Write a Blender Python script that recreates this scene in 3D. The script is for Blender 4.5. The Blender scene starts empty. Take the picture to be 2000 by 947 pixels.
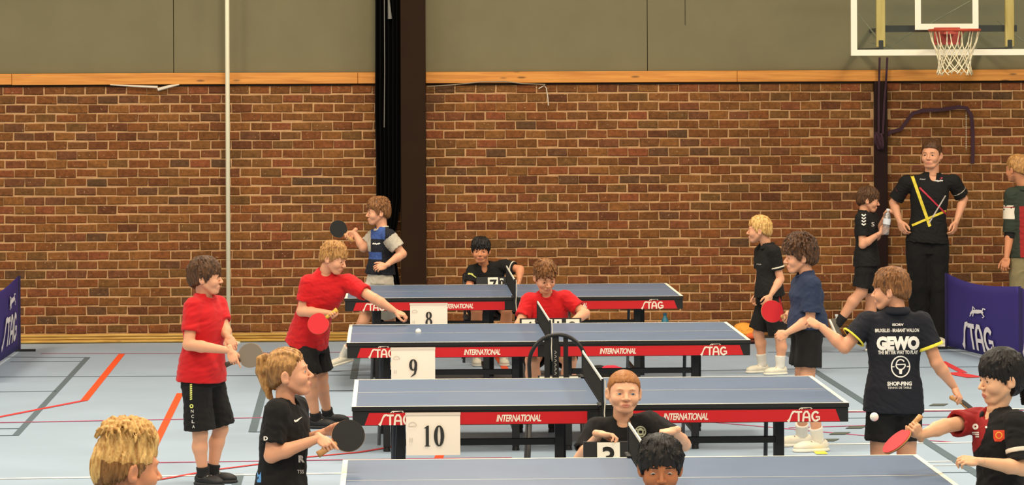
import bpy, bmesh, math, random
import numpy as np
from mathutils import Vector, Matrix
from mathutils.bvhtree import BVHTree

scene = bpy.context.scene
COL = scene.collection

# ------------------------------------------------------------ camera
FPX, YAW, ROLL, Y0, CAMH = 6180.0, 0.03893, 0.00428, 129.85, 2.62292
cy_, sy_, cr_, sr_ = math.cos(YAW), math.sin(YAW), math.cos(ROLL), math.sin(ROLL)
cam_d = bpy.data.cameras.new('camera')
cam = bpy.data.objects.new('camera', cam_d)
COL.objects.link(cam)
R0 = Vector((cy_, -sy_, 0)); FW = Vector((sy_, cy_, 0)); UP = Vector((0, 0, 1))
c_right = R0 * cr_ - UP * sr_
c_up = R0 * sr_ + UP * cr_
cam.matrix_world = Matrix(((c_right.x, c_up.x, -FW.x, 0), (c_right.y, c_up.y, -FW.y, 0),
                           (c_right.z, c_up.z, -FW.z, CAMH), (0, 0, 0, 1)))
cam_d.sensor_width = 36.0
cam_d.sensor_fit = 'HORIZONTAL'
cam_d.lens = FPX / 2000 * 36.0
cam_d.shift_x = (-sr_ * (Y0 - 473.5)) / 2000
cam_d.shift_y = (Y0 - 473.5) / 2000
cam_d.clip_end = 200
scene.camera = cam

# ------------------------------------------------------------ light
w = bpy.data.worlds.new('hall'); scene.world = w
w.use_nodes = True
w.node_tree.nodes['Background'].inputs[0].default_value = (1.0, 0.90, 0.76, 1)
w.node_tree.nodes['Background'].inputs[1].default_value = 0.30
def lamp(x, y, z, sx, sy, power, col=(1.0, 0.87, 0.68)):
    d = bpy.data.lights.new('hall_lamp', 'AREA')
    d.shape = 'RECTANGLE'; d.size = sx; d.size_y = sy; d.energy = power; d.color = col
    o = bpy.data.objects.new('hall_lamp', d); COL.objects.link(o)
    o.location = (x, y, z)
    return o
for ly in (3, 9, 15, 20, 25):
    for lx in (-6.5, 0.5, 7.5):
        lamp(lx, ly, 7.2, 1.6, 1.2, 305 if ly < 24 else 330)

vs = scene.view_settings
vs.view_transform = 'Standard'; vs.look = 'None'; vs.exposure = 0.0; vs.gamma = 1.0
vs.use_curve_mapping = False

# pixel (2000x947 frame) + distance along the view -> world point
def P(px, py, D):
    u, v = px - 1000.0, py - 473.5
    u, v = cr_ * u - sr_ * v, sr_ * u + cr_ * v
    v -= (Y0 - 473.5)
    xr = u * D / FPX
    return Vector((cy_ * xr + sy_ * D, -sy_ * xr + cy_ * D, CAMH - v * D / FPX))
def PF(px, py, z=0.0):                 # pixel -> point on the level z
    u, v = px - 1000.0, py - 473.5
    v2 = sr_ * u + cr_ * v - (Y0 - 473.5)
    return P(px, py, (CAMH - z) * FPX / v2)
def PY(px, py, Y):                     # pixel -> point on the plane y = Y
    a = P(px, py, 1.0)
    d = a - Vector((0, 0, CAMH))
    t = Y / d.y
    return Vector((0, 0, CAMH)) + d * t
# ------------------------------------------------------------ materials
def lin(c):
    c = c / 255.0
    return c / 12.92 if c <= 0.04045 else ((c + 0.055) / 1.055) ** 2.4
def S(r, g, b): return (lin(r), lin(g), lin(b), 1.0)
MATS = {}
def mat(name, col, rough=0.6, spec=0.4, noise=0.0, nscale=20.0, bump=0.0, bscale=60.0, metal=0.0,
        sss=0.0, stretch=None, coat=0.0, sheen=0.0):
    if name in MATS: return MATS[name]
    m = bpy.data.materials.new(name); m.use_nodes = True
    nt = m.node_tree; b = nt.nodes['Principled BSDF']
    b.inputs['Base Color'].default_value = col
    b.inputs['Roughness'].default_value = rough
    b.inputs['Specular IOR Level'].default_value = spec
    b.inputs['Metallic'].default_value = metal
    if coat: b.inputs['Coat Weight'].default_value = coat
    if sheen:
        b.inputs['Sheen Weight'].default_value = sheen
        b.inputs['Sheen Roughness'].default_value = 0.5
    if sss:
        b.inputs['Subsurface Weight'].default_value = sss
        b.inputs['Subsurface Radius'].default_value = (0.012, 0.005, 0.003)
        b.inputs['Subsurface Scale'].default_value = 1.0
    if noise or bump:
        tc = nt.nodes.new('ShaderNodeTexCoord'); mp = nt.nodes.new('ShaderNodeMapping')
        nt.links.new(tc.outputs['Object'], mp.inputs['Vector'])
        if stretch: mp.inputs['Scale'].default_value = stretch
    if noise:
        n = nt.nodes.new('ShaderNodeTexNoise'); n.inputs['Scale'].default_value = nscale
        n.inputs['Detail'].default_value = 5
        nt.links.new(mp.outputs['Vector'], n.inputs['Vector'])
        r = nt.nodes.new('ShaderNodeMapRange')
        r.inputs['From Min'].default_value = 0.3; r.inputs['From Max'].default_value = 0.7
        r.inputs['To Min'].default_value = 1 - noise; r.inputs['To Max'].default_value = 1 + noise
        nt.links.new(n.outputs['Fac'], r.inputs['Value'])
        v = nt.nodes.new('ShaderNodeVectorMath'); v.operation = 'SCALE'
        v.inputs[0].default_value = col[:3]
        nt.links.new(r.outputs['Result'], v.inputs['Scale'])
        nt.links.new(v.outputs['Vector'], b.inputs['Base Color'])
    if bump:
        n2 = nt.nodes.new('ShaderNodeTexNoise'); n2.inputs['Scale'].default_value = bscale
        n2.inputs['Detail'].default_value = 3
        nt.links.new(mp.outputs['Vector'], n2.inputs['Vector'])
        bp = nt.nodes.new('ShaderNodeBump'); bp.inputs['Strength'].default_value = bump
        bp.inputs['Distance'].default_value = 0.01
        nt.links.new(n2.outputs['Fac'], bp.inputs['Height'])
        nt.links.new(bp.outputs['Normal'], b.inputs['Normal'])
    MATS[name] = m
    return m

# ------------------------------------------------------------ objects
def tag(o, label=None, cat=None, group=None, kind=None):
    if label: o['label'] = label
    if cat: o['category'] = cat
    if group: o['group'] = group
    if kind: o['kind'] = kind
    return o
def thing(name, label, cat, loc=(0, 0, 0), group=None):
    o = bpy.data.objects.new(name, None); COL.objects.link(o); o.location = loc
    o.empty_display_size = 0.1
    return tag(o, label, cat, group)
def link(name, me, parent=None, mats=None):
    o = bpy.data.objects.new(name, me); COL.objects.link(o)
    if parent is not None:
        o.parent = parent
    if mats:
        for m in (mats if isinstance(mats, (list, tuple)) else [mats]): me.materials.append(m)
    return o
def wpos(o):
    p = Vector((0, 0, 0)); x = o
    while x is not None: p = p + Vector(x.location); x = x.parent
    return p
def obj_bm(name, bm, m, parent=None, smooth=False, world=True):
    """bmesh in world coordinates -> object; when it has a parent the mesh is moved to the parent's origin"""
    if parent is not None and world:
        off = wpos(parent)
        bmesh.ops.translate(bm, verts=bm.verts, vec=-off)
    me = bpy.data.meshes.new(name); bm.to_mesh(me); bm.free()
    if smooth:
        me.polygons.foreach_set('use_smooth', [True] * len(me.polygons))
    return link(name, me, parent, m)
def B(): return bmesh.new()
def box(bm, x0, x1, y0, y1, z0, z1, bev=0.0, M=None):
    vs = [bm.verts.new((x, y, z)) for x in (x0, x1) for y in (y0, y1) for z in (z0, z1)]
    fs = []
    for q in ((0, 1, 3, 2), (4, 6, 7, 5), (0, 4, 5, 1), (2, 3, 7, 6), (0, 2, 6, 4), (1, 5, 7, 3)):
        fs.append(bm.faces.new([vs[i] for i in q]))
    if bev:
        es = list({e for f in fs for e in f.edges})
        r = bmesh.ops.bevel(bm, geom=es, offset=bev, segments=1, affect='EDGES', profile=0.5)
        vs = list({v for f in r['faces'] for v in f.verts} | {v for v in vs if v.is_valid})
    if M is not None: bmesh.ops.transform(bm, matrix=M, verts=[v for v in vs if v.is_valid])
    return vs
def tube(bm, pts, r, seg=8, cap=True, closed=False):
    pts = [Vector(p) for p in pts]; n = len(pts)
    rs = r if isinstance(r, (list, tuple)) else [r] * n
    rings = []; prev = None
    for i, p in enumerate(pts):
        if closed: t = pts[(i + 1) % n] - pts[i - 1]
        else: t = pts[min(i + 1, n - 1)] - pts[max(i - 1, 0)]
        t.normalize()
        if prev is None:
            a = Vector((0, 0, 1)) if abs(t.z) < 0.9 else Vector((1, 0, 0))
            nrm = (a - t * a.dot(t)).normalized()
        else:
            nrm = (prev - t * prev.dot(t)).normalized()
        prev = nrm; bn = t.cross(nrm)
        rings.append([bm.verts.new(p + (nrm * math.cos(k * 2 * math.pi / seg) + bn * math.sin(k * 2 * math.pi / seg)) * rs[i]) for k in range(seg)])
    m = n if closed else n - 1
    for i in range(m):
        a, b = rings[i], rings[(i + 1) % n]
        for k in range(seg):
            bm.faces.new((a[k], a[(k + 1) % seg], b[(k + 1) % seg], b[k]))
    if cap and not closed:
        bm.faces.new(rings[0][::-1]); bm.faces.new(rings[-1])
def prism(bm, poly, y0, y1, axis='y', M=None):
    """extrude a 2-D polygon (x, z) from y0 to y1"""
    a = [bm.verts.new((x, y0, z)) for x, z in poly]; b = [bm.verts.new((x, y1, z)) for x, z in poly]
    n = len(poly); bm.faces.new(a); bm.faces.new(b[::-1])
    for i in range(n): bm.faces.new((a[i], b[i], b[(i + 1) % n], a[(i + 1) % n]))
    if M is not None: bmesh.ops.transform(bm, matrix=M, verts=a + b)
def fixn(bm): bmesh.ops.recalc_face_normals(bm, faces=bm.faces); return bm
def text_mesh(s, size, shear=0.0, bold=0.0, spacing=1.0, extrude=0.0):
    cu = bpy.data.curves.new('t', 'FONT'); cu.body = s; cu.size = size; cu.shear = shear
    cu.offset = bold; cu.align_x = 'CENTER'; cu.align_y = 'CENTER'; cu.space_character = spacing
    cu.resolution_u = 3; cu.extrude = extrude
    o = bpy.data.objects.new('t', cu); COL.objects.link(o)
    dg = bpy.context.evaluated_depsgraph_get()
    me = bpy.data.meshes.new_from_object(o.evaluated_get(dg))
    bpy.data.objects.remove(o); bpy.data.curves.remove(cu)
    return me
ZK = [0]
def stroke2d(bm, pts, w, closed=False):
    """flat ribbon in the xy plane along pts with widths w (number or list)"""
    ZK[0] = (ZK[0] + 1) % 12
    pts = [Vector((p[0], p[1], ZK[0] * .00012)) for p in pts]; n = len(pts)
    ws = w if isinstance(w, (list, tuple)) else [w] * n
    L, R = [], []
    for i, p in enumerate(pts):
        if closed: t = pts[(i + 1) % n] - pts[i - 1]
        else: t = pts[min(i + 1, n - 1)] - pts[max(i - 1, 0)]
        t.normalize(); nn = Vector((-t.y, t.x, 0))
        L.append(bm.verts.new(p + nn * ws[i] / 2)); R.append(bm.verts.new(p - nn * ws[i] / 2))
    for i in range(n if closed else n - 1):
        j = (i + 1) % n
        bm.faces.new((R[i], R[j], L[j], L[i]))
def arc(cx, cy, rx, ry, a0, a1, n=16):
    return [(cx + rx * math.cos(math.radians(a0 + (a1 - a0) * i / n)), cy + ry * math.sin(math.radians(a0 + (a1 - a0) * i / n))) for i in range(n + 1)]
def serif_digits(s, h):
    """bold serif numerals as flat 2-D shapes, height h, centred"""
    bm = B(); x = 0.0; adv = 0.56 * h
    for ch in s:
        if ch == '1':
            stroke2d(bm, [(x, .0), (x, h * .9)], .15 * h)
            stroke2d(bm, [(x - .13 * h, .02 * h), (x + .13 * h, .02 * h)], .04 * h)
            f = [bm.verts.new(p) for p in ((x + .075 * h, h, 0), (x - .02 * h, h * .98, 0), (x - .17 * h, h * .86, 0), (x - .075 * h, h * .86, 0), (x + .075 * h, h * .86, 0))]
            bm.faces.new(f)
        elif ch == '0':
            p = arc(x, h / 2, .16 * h, h * .47, 0, 360, 28)[:-1]
            wv = [.055 * h + .12 * h * abs(math.cos(2 * math.pi * i / 28)) ** 1.2 for i in range(28)]
            stroke2d(bm, p, wv, True)
        elif ch == '8':
            for (cy, ry, rx) in ((.76 * h, .21 * h, .13 * h), (.27 * h, .25 * h, .16 * h)):
                p = arc(x, cy, rx, ry, 0, 360, 24)[:-1]
                stroke2d(bm, p, [.055 * h + .09 * h * abs(math.cos(2 * math.pi * i / 24)) for i in range(24)], True)
        elif ch == '9':
            p = arc(x, .68 * h, .15 * h, .29 * h, 0, 360, 24)[:-1]
            stroke2d(bm, p, [.055 * h + .105 * h * abs(math.cos(2 * math.pi * i / 24)) for i in range(24)], True)
            stroke2d(bm, [(x + .16 * h, .7 * h), (x + .155 * h, .45 * h), (x + .08 * h, .18 * h), (x - .14 * h, .0)], [.12 * h, .13 * h, .11 * h, .03 * h])
        x += adv
    bmesh.ops.translate(bm, verts=bm.verts, vec=(-(x - adv) / 2, -h / 2, 0))
    me = bpy.data.meshes.new('d'); bm.to_mesh(me); bm.free()
    return me
def place_flat(name, me, m, parent, M):
    """put a flat xy mesh in the world through matrix M, as a child of parent"""
    off = Matrix.Translation(-wpos(parent)) if parent is not None else Matrix()
    me.transform(off @ M)
    me.materials.clear()
    return link(name, me, parent, m)
def facing(p, sx=1.0, sy=1.0, rz=0.0):
    """xy plane -> vertical plane facing -Y at point p, turned by rz about Z"""
    return Matrix.Translation(p) @ Matrix.Rotation(rz, 4, 'Z') @ Matrix(((sx, 0, 0, 0), (0, 0, -1, 0), (0, sy, 0, 0), (0, 0, 0, 1)))
# ============================================================ the setting
WY = 30.346
def xw(px, Y=WY): return PY(px, 400, Y).x
def zw(py, px=1000, Y=WY): return PY(px, py, Y).z
XL, XR = xw(-800), xw(2700)
VL, VR = xw(-30), xw(2030)
COL0, COL1 = xw(783), xw(832)
POST0, POST1 = xw(1707), xw(1732)
BEAM0, BEAM1 = 2.466, 2.574

# floor
fm = mat('floor_vinyl', S(158, 177, 196), rough=0.5, spec=0.35, noise=0.05, nscale=1.3)
bm = B(); box(bm, -14, 16, -3, 31.5, -0.2, 0)
floor = tag(obj_bm('floor', fixn(bm), fm), kind='structure')
def court_line(pix, wid, m, world=None, z=0.002):
    pts = world or [PF(*p) for p in pix]
    bm = B()
    stroke2d(bm, [(p.x, p.y) for p in pts], wid)
    bmesh.ops.translate(bm, verts=bm.verts, vec=(0, 0, z))
    bmesh.ops.recalc_face_normals(bm, faces=bm.faces)
    if bm.faces[:][0].normal.z < 0: bmesh.ops.reverse_faces(bm, faces=bm.faces)
    return obj_bm('court_line', bm, m, floor)
grey_l = mat('line_grey', S(92, 110, 120), 0.5)
orange_l = mat('line_orange', S(244, 84, 40), 0.5)
red_l = mat('line_red', S(214, 60, 62), 0.5)
pink_l = mat('line_pink', S(190, 70, 110), 0.5)
white_l = mat('line_white', S(245, 240, 228), 0.5)
seam_l = mat('line_seam', S(84, 100, 116), 0.6)
navy_l = mat('line_navy', S(60, 80, 128), 0.5)
court_line([(171.5, 697.5), (30, 851)], .05, grey_l)
court_line([(238, 691.5), (164, 783)], .06, orange_l)
court_line([(167, 782), (-60, 826)], .055, red_l, z=.0024)
court_line([(352, 768), (270, 935)], .055, orange_l)
court_line([(-40, 826.5), (520, 816), (1300, 809), (2050, 801)], .035, pink_l, z=.0028)
court_line([(522, 737), (493, 844)], .06, grey_l)
court_line([(699, 690), (690, 740)], .06, grey_l)
court_line([(468, 926), (455, 970)], .06, grey_l)
court_line([(-40, 936), (668, 924.5), (1100, 917)], .05, white_l)
court_line([(290, 941), (420, 918), (507, 907), (602, 893), (700, 884), (760, 874), (800, 864)], .04, red_l, z=.003)
court_line([(300, 904), (700, 898), (1000, 894)], .03, pink_l)
court_line([(-40, 736.5), (1000, 731), (1700, 718), (2060, 715)], .035, seam_l)
court_line([(-40, 766), (110, 764)], .03, seam_l)
court_line([(-40, 697), (168, 698)], .03, seam_l)
court_line([(20, 707), (160, 706)], .03, seam_l)
court_line([(80, 690.5), (350, 690.5), (700, 688)], .03, pink_l)
court_line([(-40, 838), (38, 837)], .03, seam_l)
court_line([(-40, 851.5), (30, 850.5)], .03, seam_l)
court_line([(493, 844), (560, 843)], .03, seam_l)
court_line([(1534, 688.3), (1990, 978)], .07, grey_l)
court_line([(1839, 706), (1882, 728)], .07, red_l)
court_line([(1856, 728), (1906, 737.5)], .16, red_l, z=.0026)
court_line([(968, 690), (990, 726)], .06, orange_l)
court_line([(846, 915), (862, 884)], .06, orange_l)
court_line([(1500, 688), (2060, 686)], .03, seam_l)
court_line([(1655, 803), (2060, 798)], .05, white_l, z=.0032)
court_line([(1655, 817), (2060, 812)], .03, seam_l)
court_line([(1280, 815), (1541, 838), (1700, 852), (1860, 864)], .03, pink_l)
court_line([(1540, 836), (1700, 831), (2040, 828)], .03, pink_l, z=.0026)
court_line([(1610, 868), (2060, 862)], .045, white_l)
court_line([(1800, 902), (2060, 899)], .04, white_l)
court_line([(1806, 909.5), (2060, 907)], .04, white_l)
court_line([(1840, 923.5), (2060, 921)], .025, seam_l)
court_line([(560, 764), (700, 763)], .03, seam_l)
tape_d = mat('floor_tape_dark', S(84, 92, 84), 0.7)
for (px, py) in ((1672, 835), (1640, 847), (1833, 791), (1618, 860)):
    c = PF(px, py)
    bm = B(); f = bm.faces.new([bm.verts.new(v) for v in ((c.x - .09, c.y - .07, .004), (c.x + .03, c.y - .07, .004), (c.x + .09, c.y + .07, .004), (c.x - .03, c.y + .07, .004))])
    obj_bm('floor_tape', bm, tape_d, floor)
tape_y = mat('floor_tape_yellow', S(238, 216, 70), 0.6)
for (px, py, wx) in ((1602, 884, .04), (1549, 861, .03)):
    c = PF(px, py)
    bm = B(); bm.faces.new([bm.verts.new(v) for v in ((c.x - wx, c.y - .1, .004), (c.x + wx, c.y - .1, .004), (c.x + wx, c.y + .12, .004), (c.x - wx, c.y + .12, .004))])
    obj_bm('floor_tape', bm, tape_y, floor)

# brick wall: three bays between column and post
mortar = mat('mortar', S(194, 150, 104), 0.9, noise=0.14, nscale=14, bump=0.6, bscale=90)
def brick_mat(name, per_island):
    m = bpy.data.materials.new(name); m.use_nodes = True; nt = m.node_tree; b = nt.nodes['Principled BSDF']
    b.inputs['Roughness'].default_value = 0.85; b.inputs['Specular IOR Level'].default_value = 0.2
    if per_island:
        g = nt.nodes.new('ShaderNodeNewGeometry'); src = g.outputs['Random Per Island']
    else:
        g = nt.nodes.new('ShaderNodeObjectInfo'); src = g.outputs['Random']
    r = nt.nodes.new('ShaderNodeValToRGB'); r.color_ramp.interpolation = 'LINEAR'
    els = r.color_ramp.elements
    stops = [(0, S(92, 54, 32)), (.2, S(126, 74, 38)), (.4, S(108, 68, 34)), (.55, S(132, 84, 42)), (.7, S(104, 72, 38)), (.85, S(130, 72, 42)), (1, S(86, 62, 40))]
    els[0].color = stops[0][1]; els[1].position = 1; els[1].color = stops[-1][1]
    for p, c in stops[1:-1]: e = els.new(p); e.color = c
    nt.links.new(src, r.inputs['Fac'])
    tc = nt.nodes.new('ShaderNodeNewGeometry')
    n = nt.nodes.new('ShaderNodeTexNoise'); n.inputs['Scale'].default_value = 26; n.inputs['Detail'].default_value = 6; n.inputs['Roughness'].default_value = .7
    nt.links.new(tc.outputs['Position'], n.inputs['Vector'])
    mr = nt.nodes.new('ShaderNodeMapRange'); mr.inputs['From Min'].default_value = .3; mr.inputs['From Max'].default_value = .72
    mr.inputs['To Min'].default_value = .7; mr.inputs['To Max'].default_value = 1.5
    nt.links.new(n.outputs['Fac'], mr.inputs['Value'])
    v = nt.nodes.new('ShaderNodeVectorMath'); v.operation = 'SCALE'
    nt.links.new(r.outputs['Color'], v.inputs[0]); nt.links.new(mr.outputs['Result'], v.inputs['Scale'])
    # chips of pale mortar
    n2 = nt.nodes.new('ShaderNodeTexNoise'); n2.inputs['Scale'].default_value = 55; n2.inputs['Detail'].default_value = 2
    nt.links.new(tc.outputs['Position'], n2.inputs['Vector'])
    m2 = nt.nodes.new('ShaderNodeMapRange'); m2.inputs['From Min'].default_value = .68; m2.inputs['From Max'].default_value = .76
    nt.links.new(n2.outputs['Fac'], m2.inputs['Value'])
    mx = nt.nodes.new('ShaderNodeMix'); mx.data_type = 'RGBA'
    nt.links.new(m2.outputs['Result'], mx.inputs['Factor'])
    nt.links.new(v.outputs['Vector'], mx.inputs[6]); mx.inputs[7].default_value = S(176, 140, 100)
    nt.links.new(mx.outputs[2], b.inputs['Base Color'])
    bp = nt.nodes.new('ShaderNodeBump'); bp.inputs['Strength'].default_value = .8; bp.inputs['Distance'].default_value = .012
    nt.links.new(n.outputs['Fac'], bp.inputs['Height']); nt.links.new(bp.outputs['Normal'], b.inputs['Normal'])
    return m
bmat_o, bmat_i = brick_mat('brick_single', False), brick_mat('brick_joined', True)
PXB, PZB, GAPX, GAPZ = .1955, .0876, .0125, .0165
rng = random.Random(7)
def brick_geo(bm, cx, cz, w, h, r):
    hw, hh = w / 2, h / 2
    def j(a): return r.uniform(-a, a)
    f = [(-hw + j(.004), -hh + j(.004)), (hw + j(.004), -hh + j(.004)), (hw + j(.004), hh + j(.004)), (-hw + j(.004), hh + j(.004))]
    d = -.010 + j(.003)
    back = [bm.verts.new((cx + x * 1.02, 0.006, cz + z * 1.04)) for x, z in f]
    c = .007
    mid = [bm.verts.new((cx + x, d + .005, cz + z)) for x, z in f]
    fr = [bm.verts.new((cx + x - math.copysign(c, x), d + j(.001), cz + z - math.copysign(c, z))) for x, z in f]
    for a, b in ((back, mid), (mid, fr)):
        for i in range(4): bm.faces.new((a[i], a[(i + 1) % 4], b[(i + 1) % 4], b[i]))
    bm.faces.new(fr)
BR = []
for k in range(10):
    bm = B(); brick_geo(bm, 0, 0, PXB - GAPX, PZB - GAPZ, rng)
    me = bpy.data.meshes.new('brick'); bm.to_mesh(me); bm.free(); me.materials.append(bmat_o); BR.append(me)
def brick_bay(name, x0, x1):
    bm = B(); box(bm, x0, x1, WY, WY + .3, -.05, BEAM1)
    wall = tag(obj_bm(name, fixn(bm), mortar), kind='structure')
    rest = B(); n = 0
    zrow = BEAM0 - .012 - PZB / 2; row = 0
    while zrow > -.02:
        xs = XL + (row % 2) * PXB / 2 + rng.uniform(-.012, .012)
        x = xs + math.floor((x0 - xs) / PXB) * PXB
        while x < x1:
            a, b = max(x + GAPX / 2, x0 + .004), min(x + PXB - GAPX / 2, x1 - .004)
            x += PXB
            if b - a < .03: continue
            jz = rng.uniform(-.0022, .0022)
            if n < 300 and VL < (a + b) / 2 < VR:
                o = bpy.data.objects.new('brick', BR[rng.randrange(10)]); COL.objects.link(o); o.parent = wall
                o.location = ((a + b) / 2, WY + rng.uniform(-.002, .003), zrow + jz)
                o.scale = ((b - a) / (PXB - GAPX), 1, rng.uniform(.94, 1.04))
                n += 1
            else:
                sub = B(); brick_geo(sub, (a + b) / 2, zrow + jz, b - a, PZB - GAPZ, rng)
                tmp = bpy.data.meshes.new('t'); sub.to_mesh(tmp); sub.free()
                rest.from_mesh(tmp); bpy.data.meshes.remove(tmp)
        zrow -= PZB; row += 1
    if len(rest.verts):
        bmesh.ops.translate(rest, verts=rest.verts, vec=(0, WY, 0))
        o = obj_bm('brick', rest, bmat_i, wall, world=False); o['kind'] = 'stuff'
    return wall
brick_bay('wall_back_left', XL, COL0)
brick_bay('wall_back_center', COL1, POST0)
brick_bay('wall_back_right', POST1, XR)

# grey panels above
panel_m = mat('grey_panel', S(120, 112, 82), 0.8, noise=0.05, nscale=2.5, bump=0.08, bscale=30)
bm = B(); box(bm, XL - 1, XR + 1, WY + .12, WY + .35, BEAM1 - .02, 7.2)
up = tag(obj_bm('wall_back_upper', fixn(bm), mat('panel_gap', S(40, 36, 28), .9)), kind='structure')
cuts = [XL - 1, xw(-420), xw(340), COL0 + .02, xw(1266), xw(2200), XR + 1]
for a, b in zip(cuts[:-1], cuts[1:]):
    bm = B(); box(bm, a + .003, b - .003, WY + .02, WY + .13, BEAM1, 7.2, .002)
    obj_bm('panel', fixn(bm), panel_m, up)
bm = B(); box(bm, xw(1340) - .002, xw(1340) + .002, WY + .016, WY + .022, zw(50), 4.2)
obj_bm('panel_crack', fixn(bm), mat('panel_gap', S(40, 36, 28), .9), up)

# timber rail under the panels
def wood_mat(name, a, b, scale=(.7, 6, 14)):
    m = bpy.data.materials.new(name); m.use_nodes = True; nt = m.node_tree; p = nt.nodes['Principled BSDF']
    p.inputs['Roughness'].default_value = .6
    tc = nt.nodes.new('ShaderNodeTexCoord'); mp = nt.nodes.new('ShaderNodeMapping'); mp.inputs['Scale'].default_value = scale
    n = nt.nodes.new('ShaderNodeTexNoise'); n.inputs['Scale'].default_value = 3; n.inputs['Detail'].default_value = 8; n.inputs['Distortion'].default_value = .6
    r = nt.nodes.new('ShaderNodeValToRGB'); r.color_ramp.elements[0].position = .3; r.color_ramp.elements[1].position = .66
    r.color_ramp.elements[0].color = a; r.color_ramp.elements[1].color = b
    v = nt.nodes.new('ShaderNodeTexVoronoi'); v.inputs['Scale'].default_value = 1.1
    mp2 = nt.nodes.new('ShaderNodeMapping'); mp2.inputs['Scale'].default_value = (2.2, 5, 9)
    mr = nt.nodes.new('ShaderNodeMapRange'); mr.inputs['From Min'].default_value = .06; mr.inputs['From Max'].default_value = .13
    mr.inputs['To Min'].default_value = .35; mr.inputs['To Max'].default_value = 1
    sc = nt.nodes.new('ShaderNodeVectorMath'); sc.operation = 'SCALE'
    nt.links.new(tc.outputs['Object'], mp.inputs[0]); nt.links.new(mp.outputs[0], n.inputs[0]); nt.links.new(n.outputs['Fac'], r.inputs[0])
    nt.links.new(tc.outputs['Object'], mp2.inputs[0]); nt.links.new(mp2.outputs[0], v.inputs[0]); nt.links.new(v.outputs['Distance'], mr.inputs[0])
    nt.links.new(r.outputs[0], sc.inputs[0]); nt.links.new(mr.outputs[0], sc.inputs['Scale'])
    nt.links.new(sc.outputs[0], p.inputs['Base Color'])
    return m
pine = wood_mat('pine', S(196, 122, 46), S(226, 152, 66))
for k, (px0, px1) in enumerate(((-800, 25), (25, 700), (700, 783), (832, 1440), (1440, 2700))):
    bm = B(); box(bm, xw(px0) + .002, xw(px1) - .002, WY - .045, WY + .1, BEAM0 + (.004 if k in (0,) else 0), BEAM1, .003)
    tag(obj_bm('trim_%d' % (k + 1), fixn(bm), pine), kind='structure')
bm = B(); box(bm, XL, COL0, WY - .004, WY + .06, BEAM0 - .022, BEAM0); box(bm, COL1, XR, WY - .004, WY + .06, BEAM0 - .022, BEAM0)
tag(obj_bm('trim_6', fixn(bm), mat('gap_dark', S(46, 32, 20), .9)), kind='structure')

# brown column and post
brown = mat('column_brown', S(42, 25, 12), 0.7, spec=.12, noise=.06, nscale=5)
bm = B(); box(bm, COL0, COL1, WY - .26, WY + .1, 0, 7.2, .006)
tag(obj_bm('trim_7', fixn(bm), brown), kind='structure')
bm = B(); box(bm, POST0, POST1, WY - .07, WY + .05, 0, BEAM0 - .002, .004)
tag(obj_bm('trim_8', fixn(bm), mat('post_brown', S(40, 24, 22), .7, spec=.15)), kind='structure')

# skirting of stacked round laths along the left bay
lath = wood_mat('lath', S(176, 124, 44), S(218, 176, 90), (1.2, 9, 22))
for k, z in enumerate((.018, .047, .074)):
    bm = B(); tube(bm, [(XL, WY - .035 + .006 * (k % 2), z), (COL0 - .05, WY - .035 + .006 * (k % 2), z)], .0145, 10)
    tag(obj_bm('baseboard_back_%d' % (k + 1), fixn(bm), lath, smooth=True), kind='structure')
bm = B(); box(bm, POST1, XR, WY - .014, WY, 0, .03); box(bm, COL1, POST0, WY - .014, WY, 0, .03)
tag(obj_bm('baseboard_back_4', fixn(bm), mat('skirting_dark', S(60, 44, 30), .8)), kind='structure')

# folded black divider curtain left of the column
def curtain():
    bm = B(); zs = [7.2, 5, 3.4, 2.6, 2.2, 1.7, 1.35, 1.12, 1.0, .85, .5, .12]
    xl = [735, 735, 735, 734, 733, 735, 735, 736, 738, 738, 737, 736]
    xr = [786, 786, 786, 786, 785, 784, 783, 776, 768, 772, 782, 784]
    n = 42; rows = []
    for z, a, b in zip(zs, xl, xr):
        a, b = xw(a, WY - .2), xw(b, WY - .2); ring = []
        for i in range(n):
            t = i / (n - 1)
            ring.append(bm.verts.new((a + (b - a) * t, WY - .17 - .055 * math.sin(t * 40 + .15 * z) - .05 * math.sin(math.pi * t), z)))
        for i in range(n):
            t = 1 - i / (n - 1)
            ring.append(bm.verts.new((a + (b - a) * t, WY - .035 - .02 * math.sin(t * 33), z)))
        rows.append(ring)
    m = 2 * n
    for r0, r1 in zip(rows[:-1], rows[1:]):
        for i in range(m): bm.faces.new((r0[i], r0[(i + 1) % m], r1[(i + 1) % m], r1[i]))
    bm.faces.new(rows[0]); bm.faces.new(rows[-1][::-1])
    o = obj_bm('divider_curtain', fixn(bm), mat('curtain_black', S(9, 8, 8), .95, spec=.1, bump=.2, bscale=30), smooth=True)
    tag(o, 'tall folded black divider curtain hanging against the brown column', 'curtain')
    b2 = B(); tube(b2, [(xw(752), WY - .27, 4.5), (xw(752.5), WY - .28, 2.6), (xw(751), WY - .27, 2.05)], .004, 6)
    obj_bm('pull_cord', b2, mat('cord_grey', S(120, 116, 108), .7), o)
    b2 = B(); tube(b2, [(xw(759), WY - .27, 3.7), (xw(761), WY - .28, 3.25), (xw(763), WY - .28, 3.08)], [.006, .01, .02], 6)
    obj_bm('strap_end', b2, mat('cord_grey', S(120, 116, 108), .7), o)
curtain()

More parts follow.
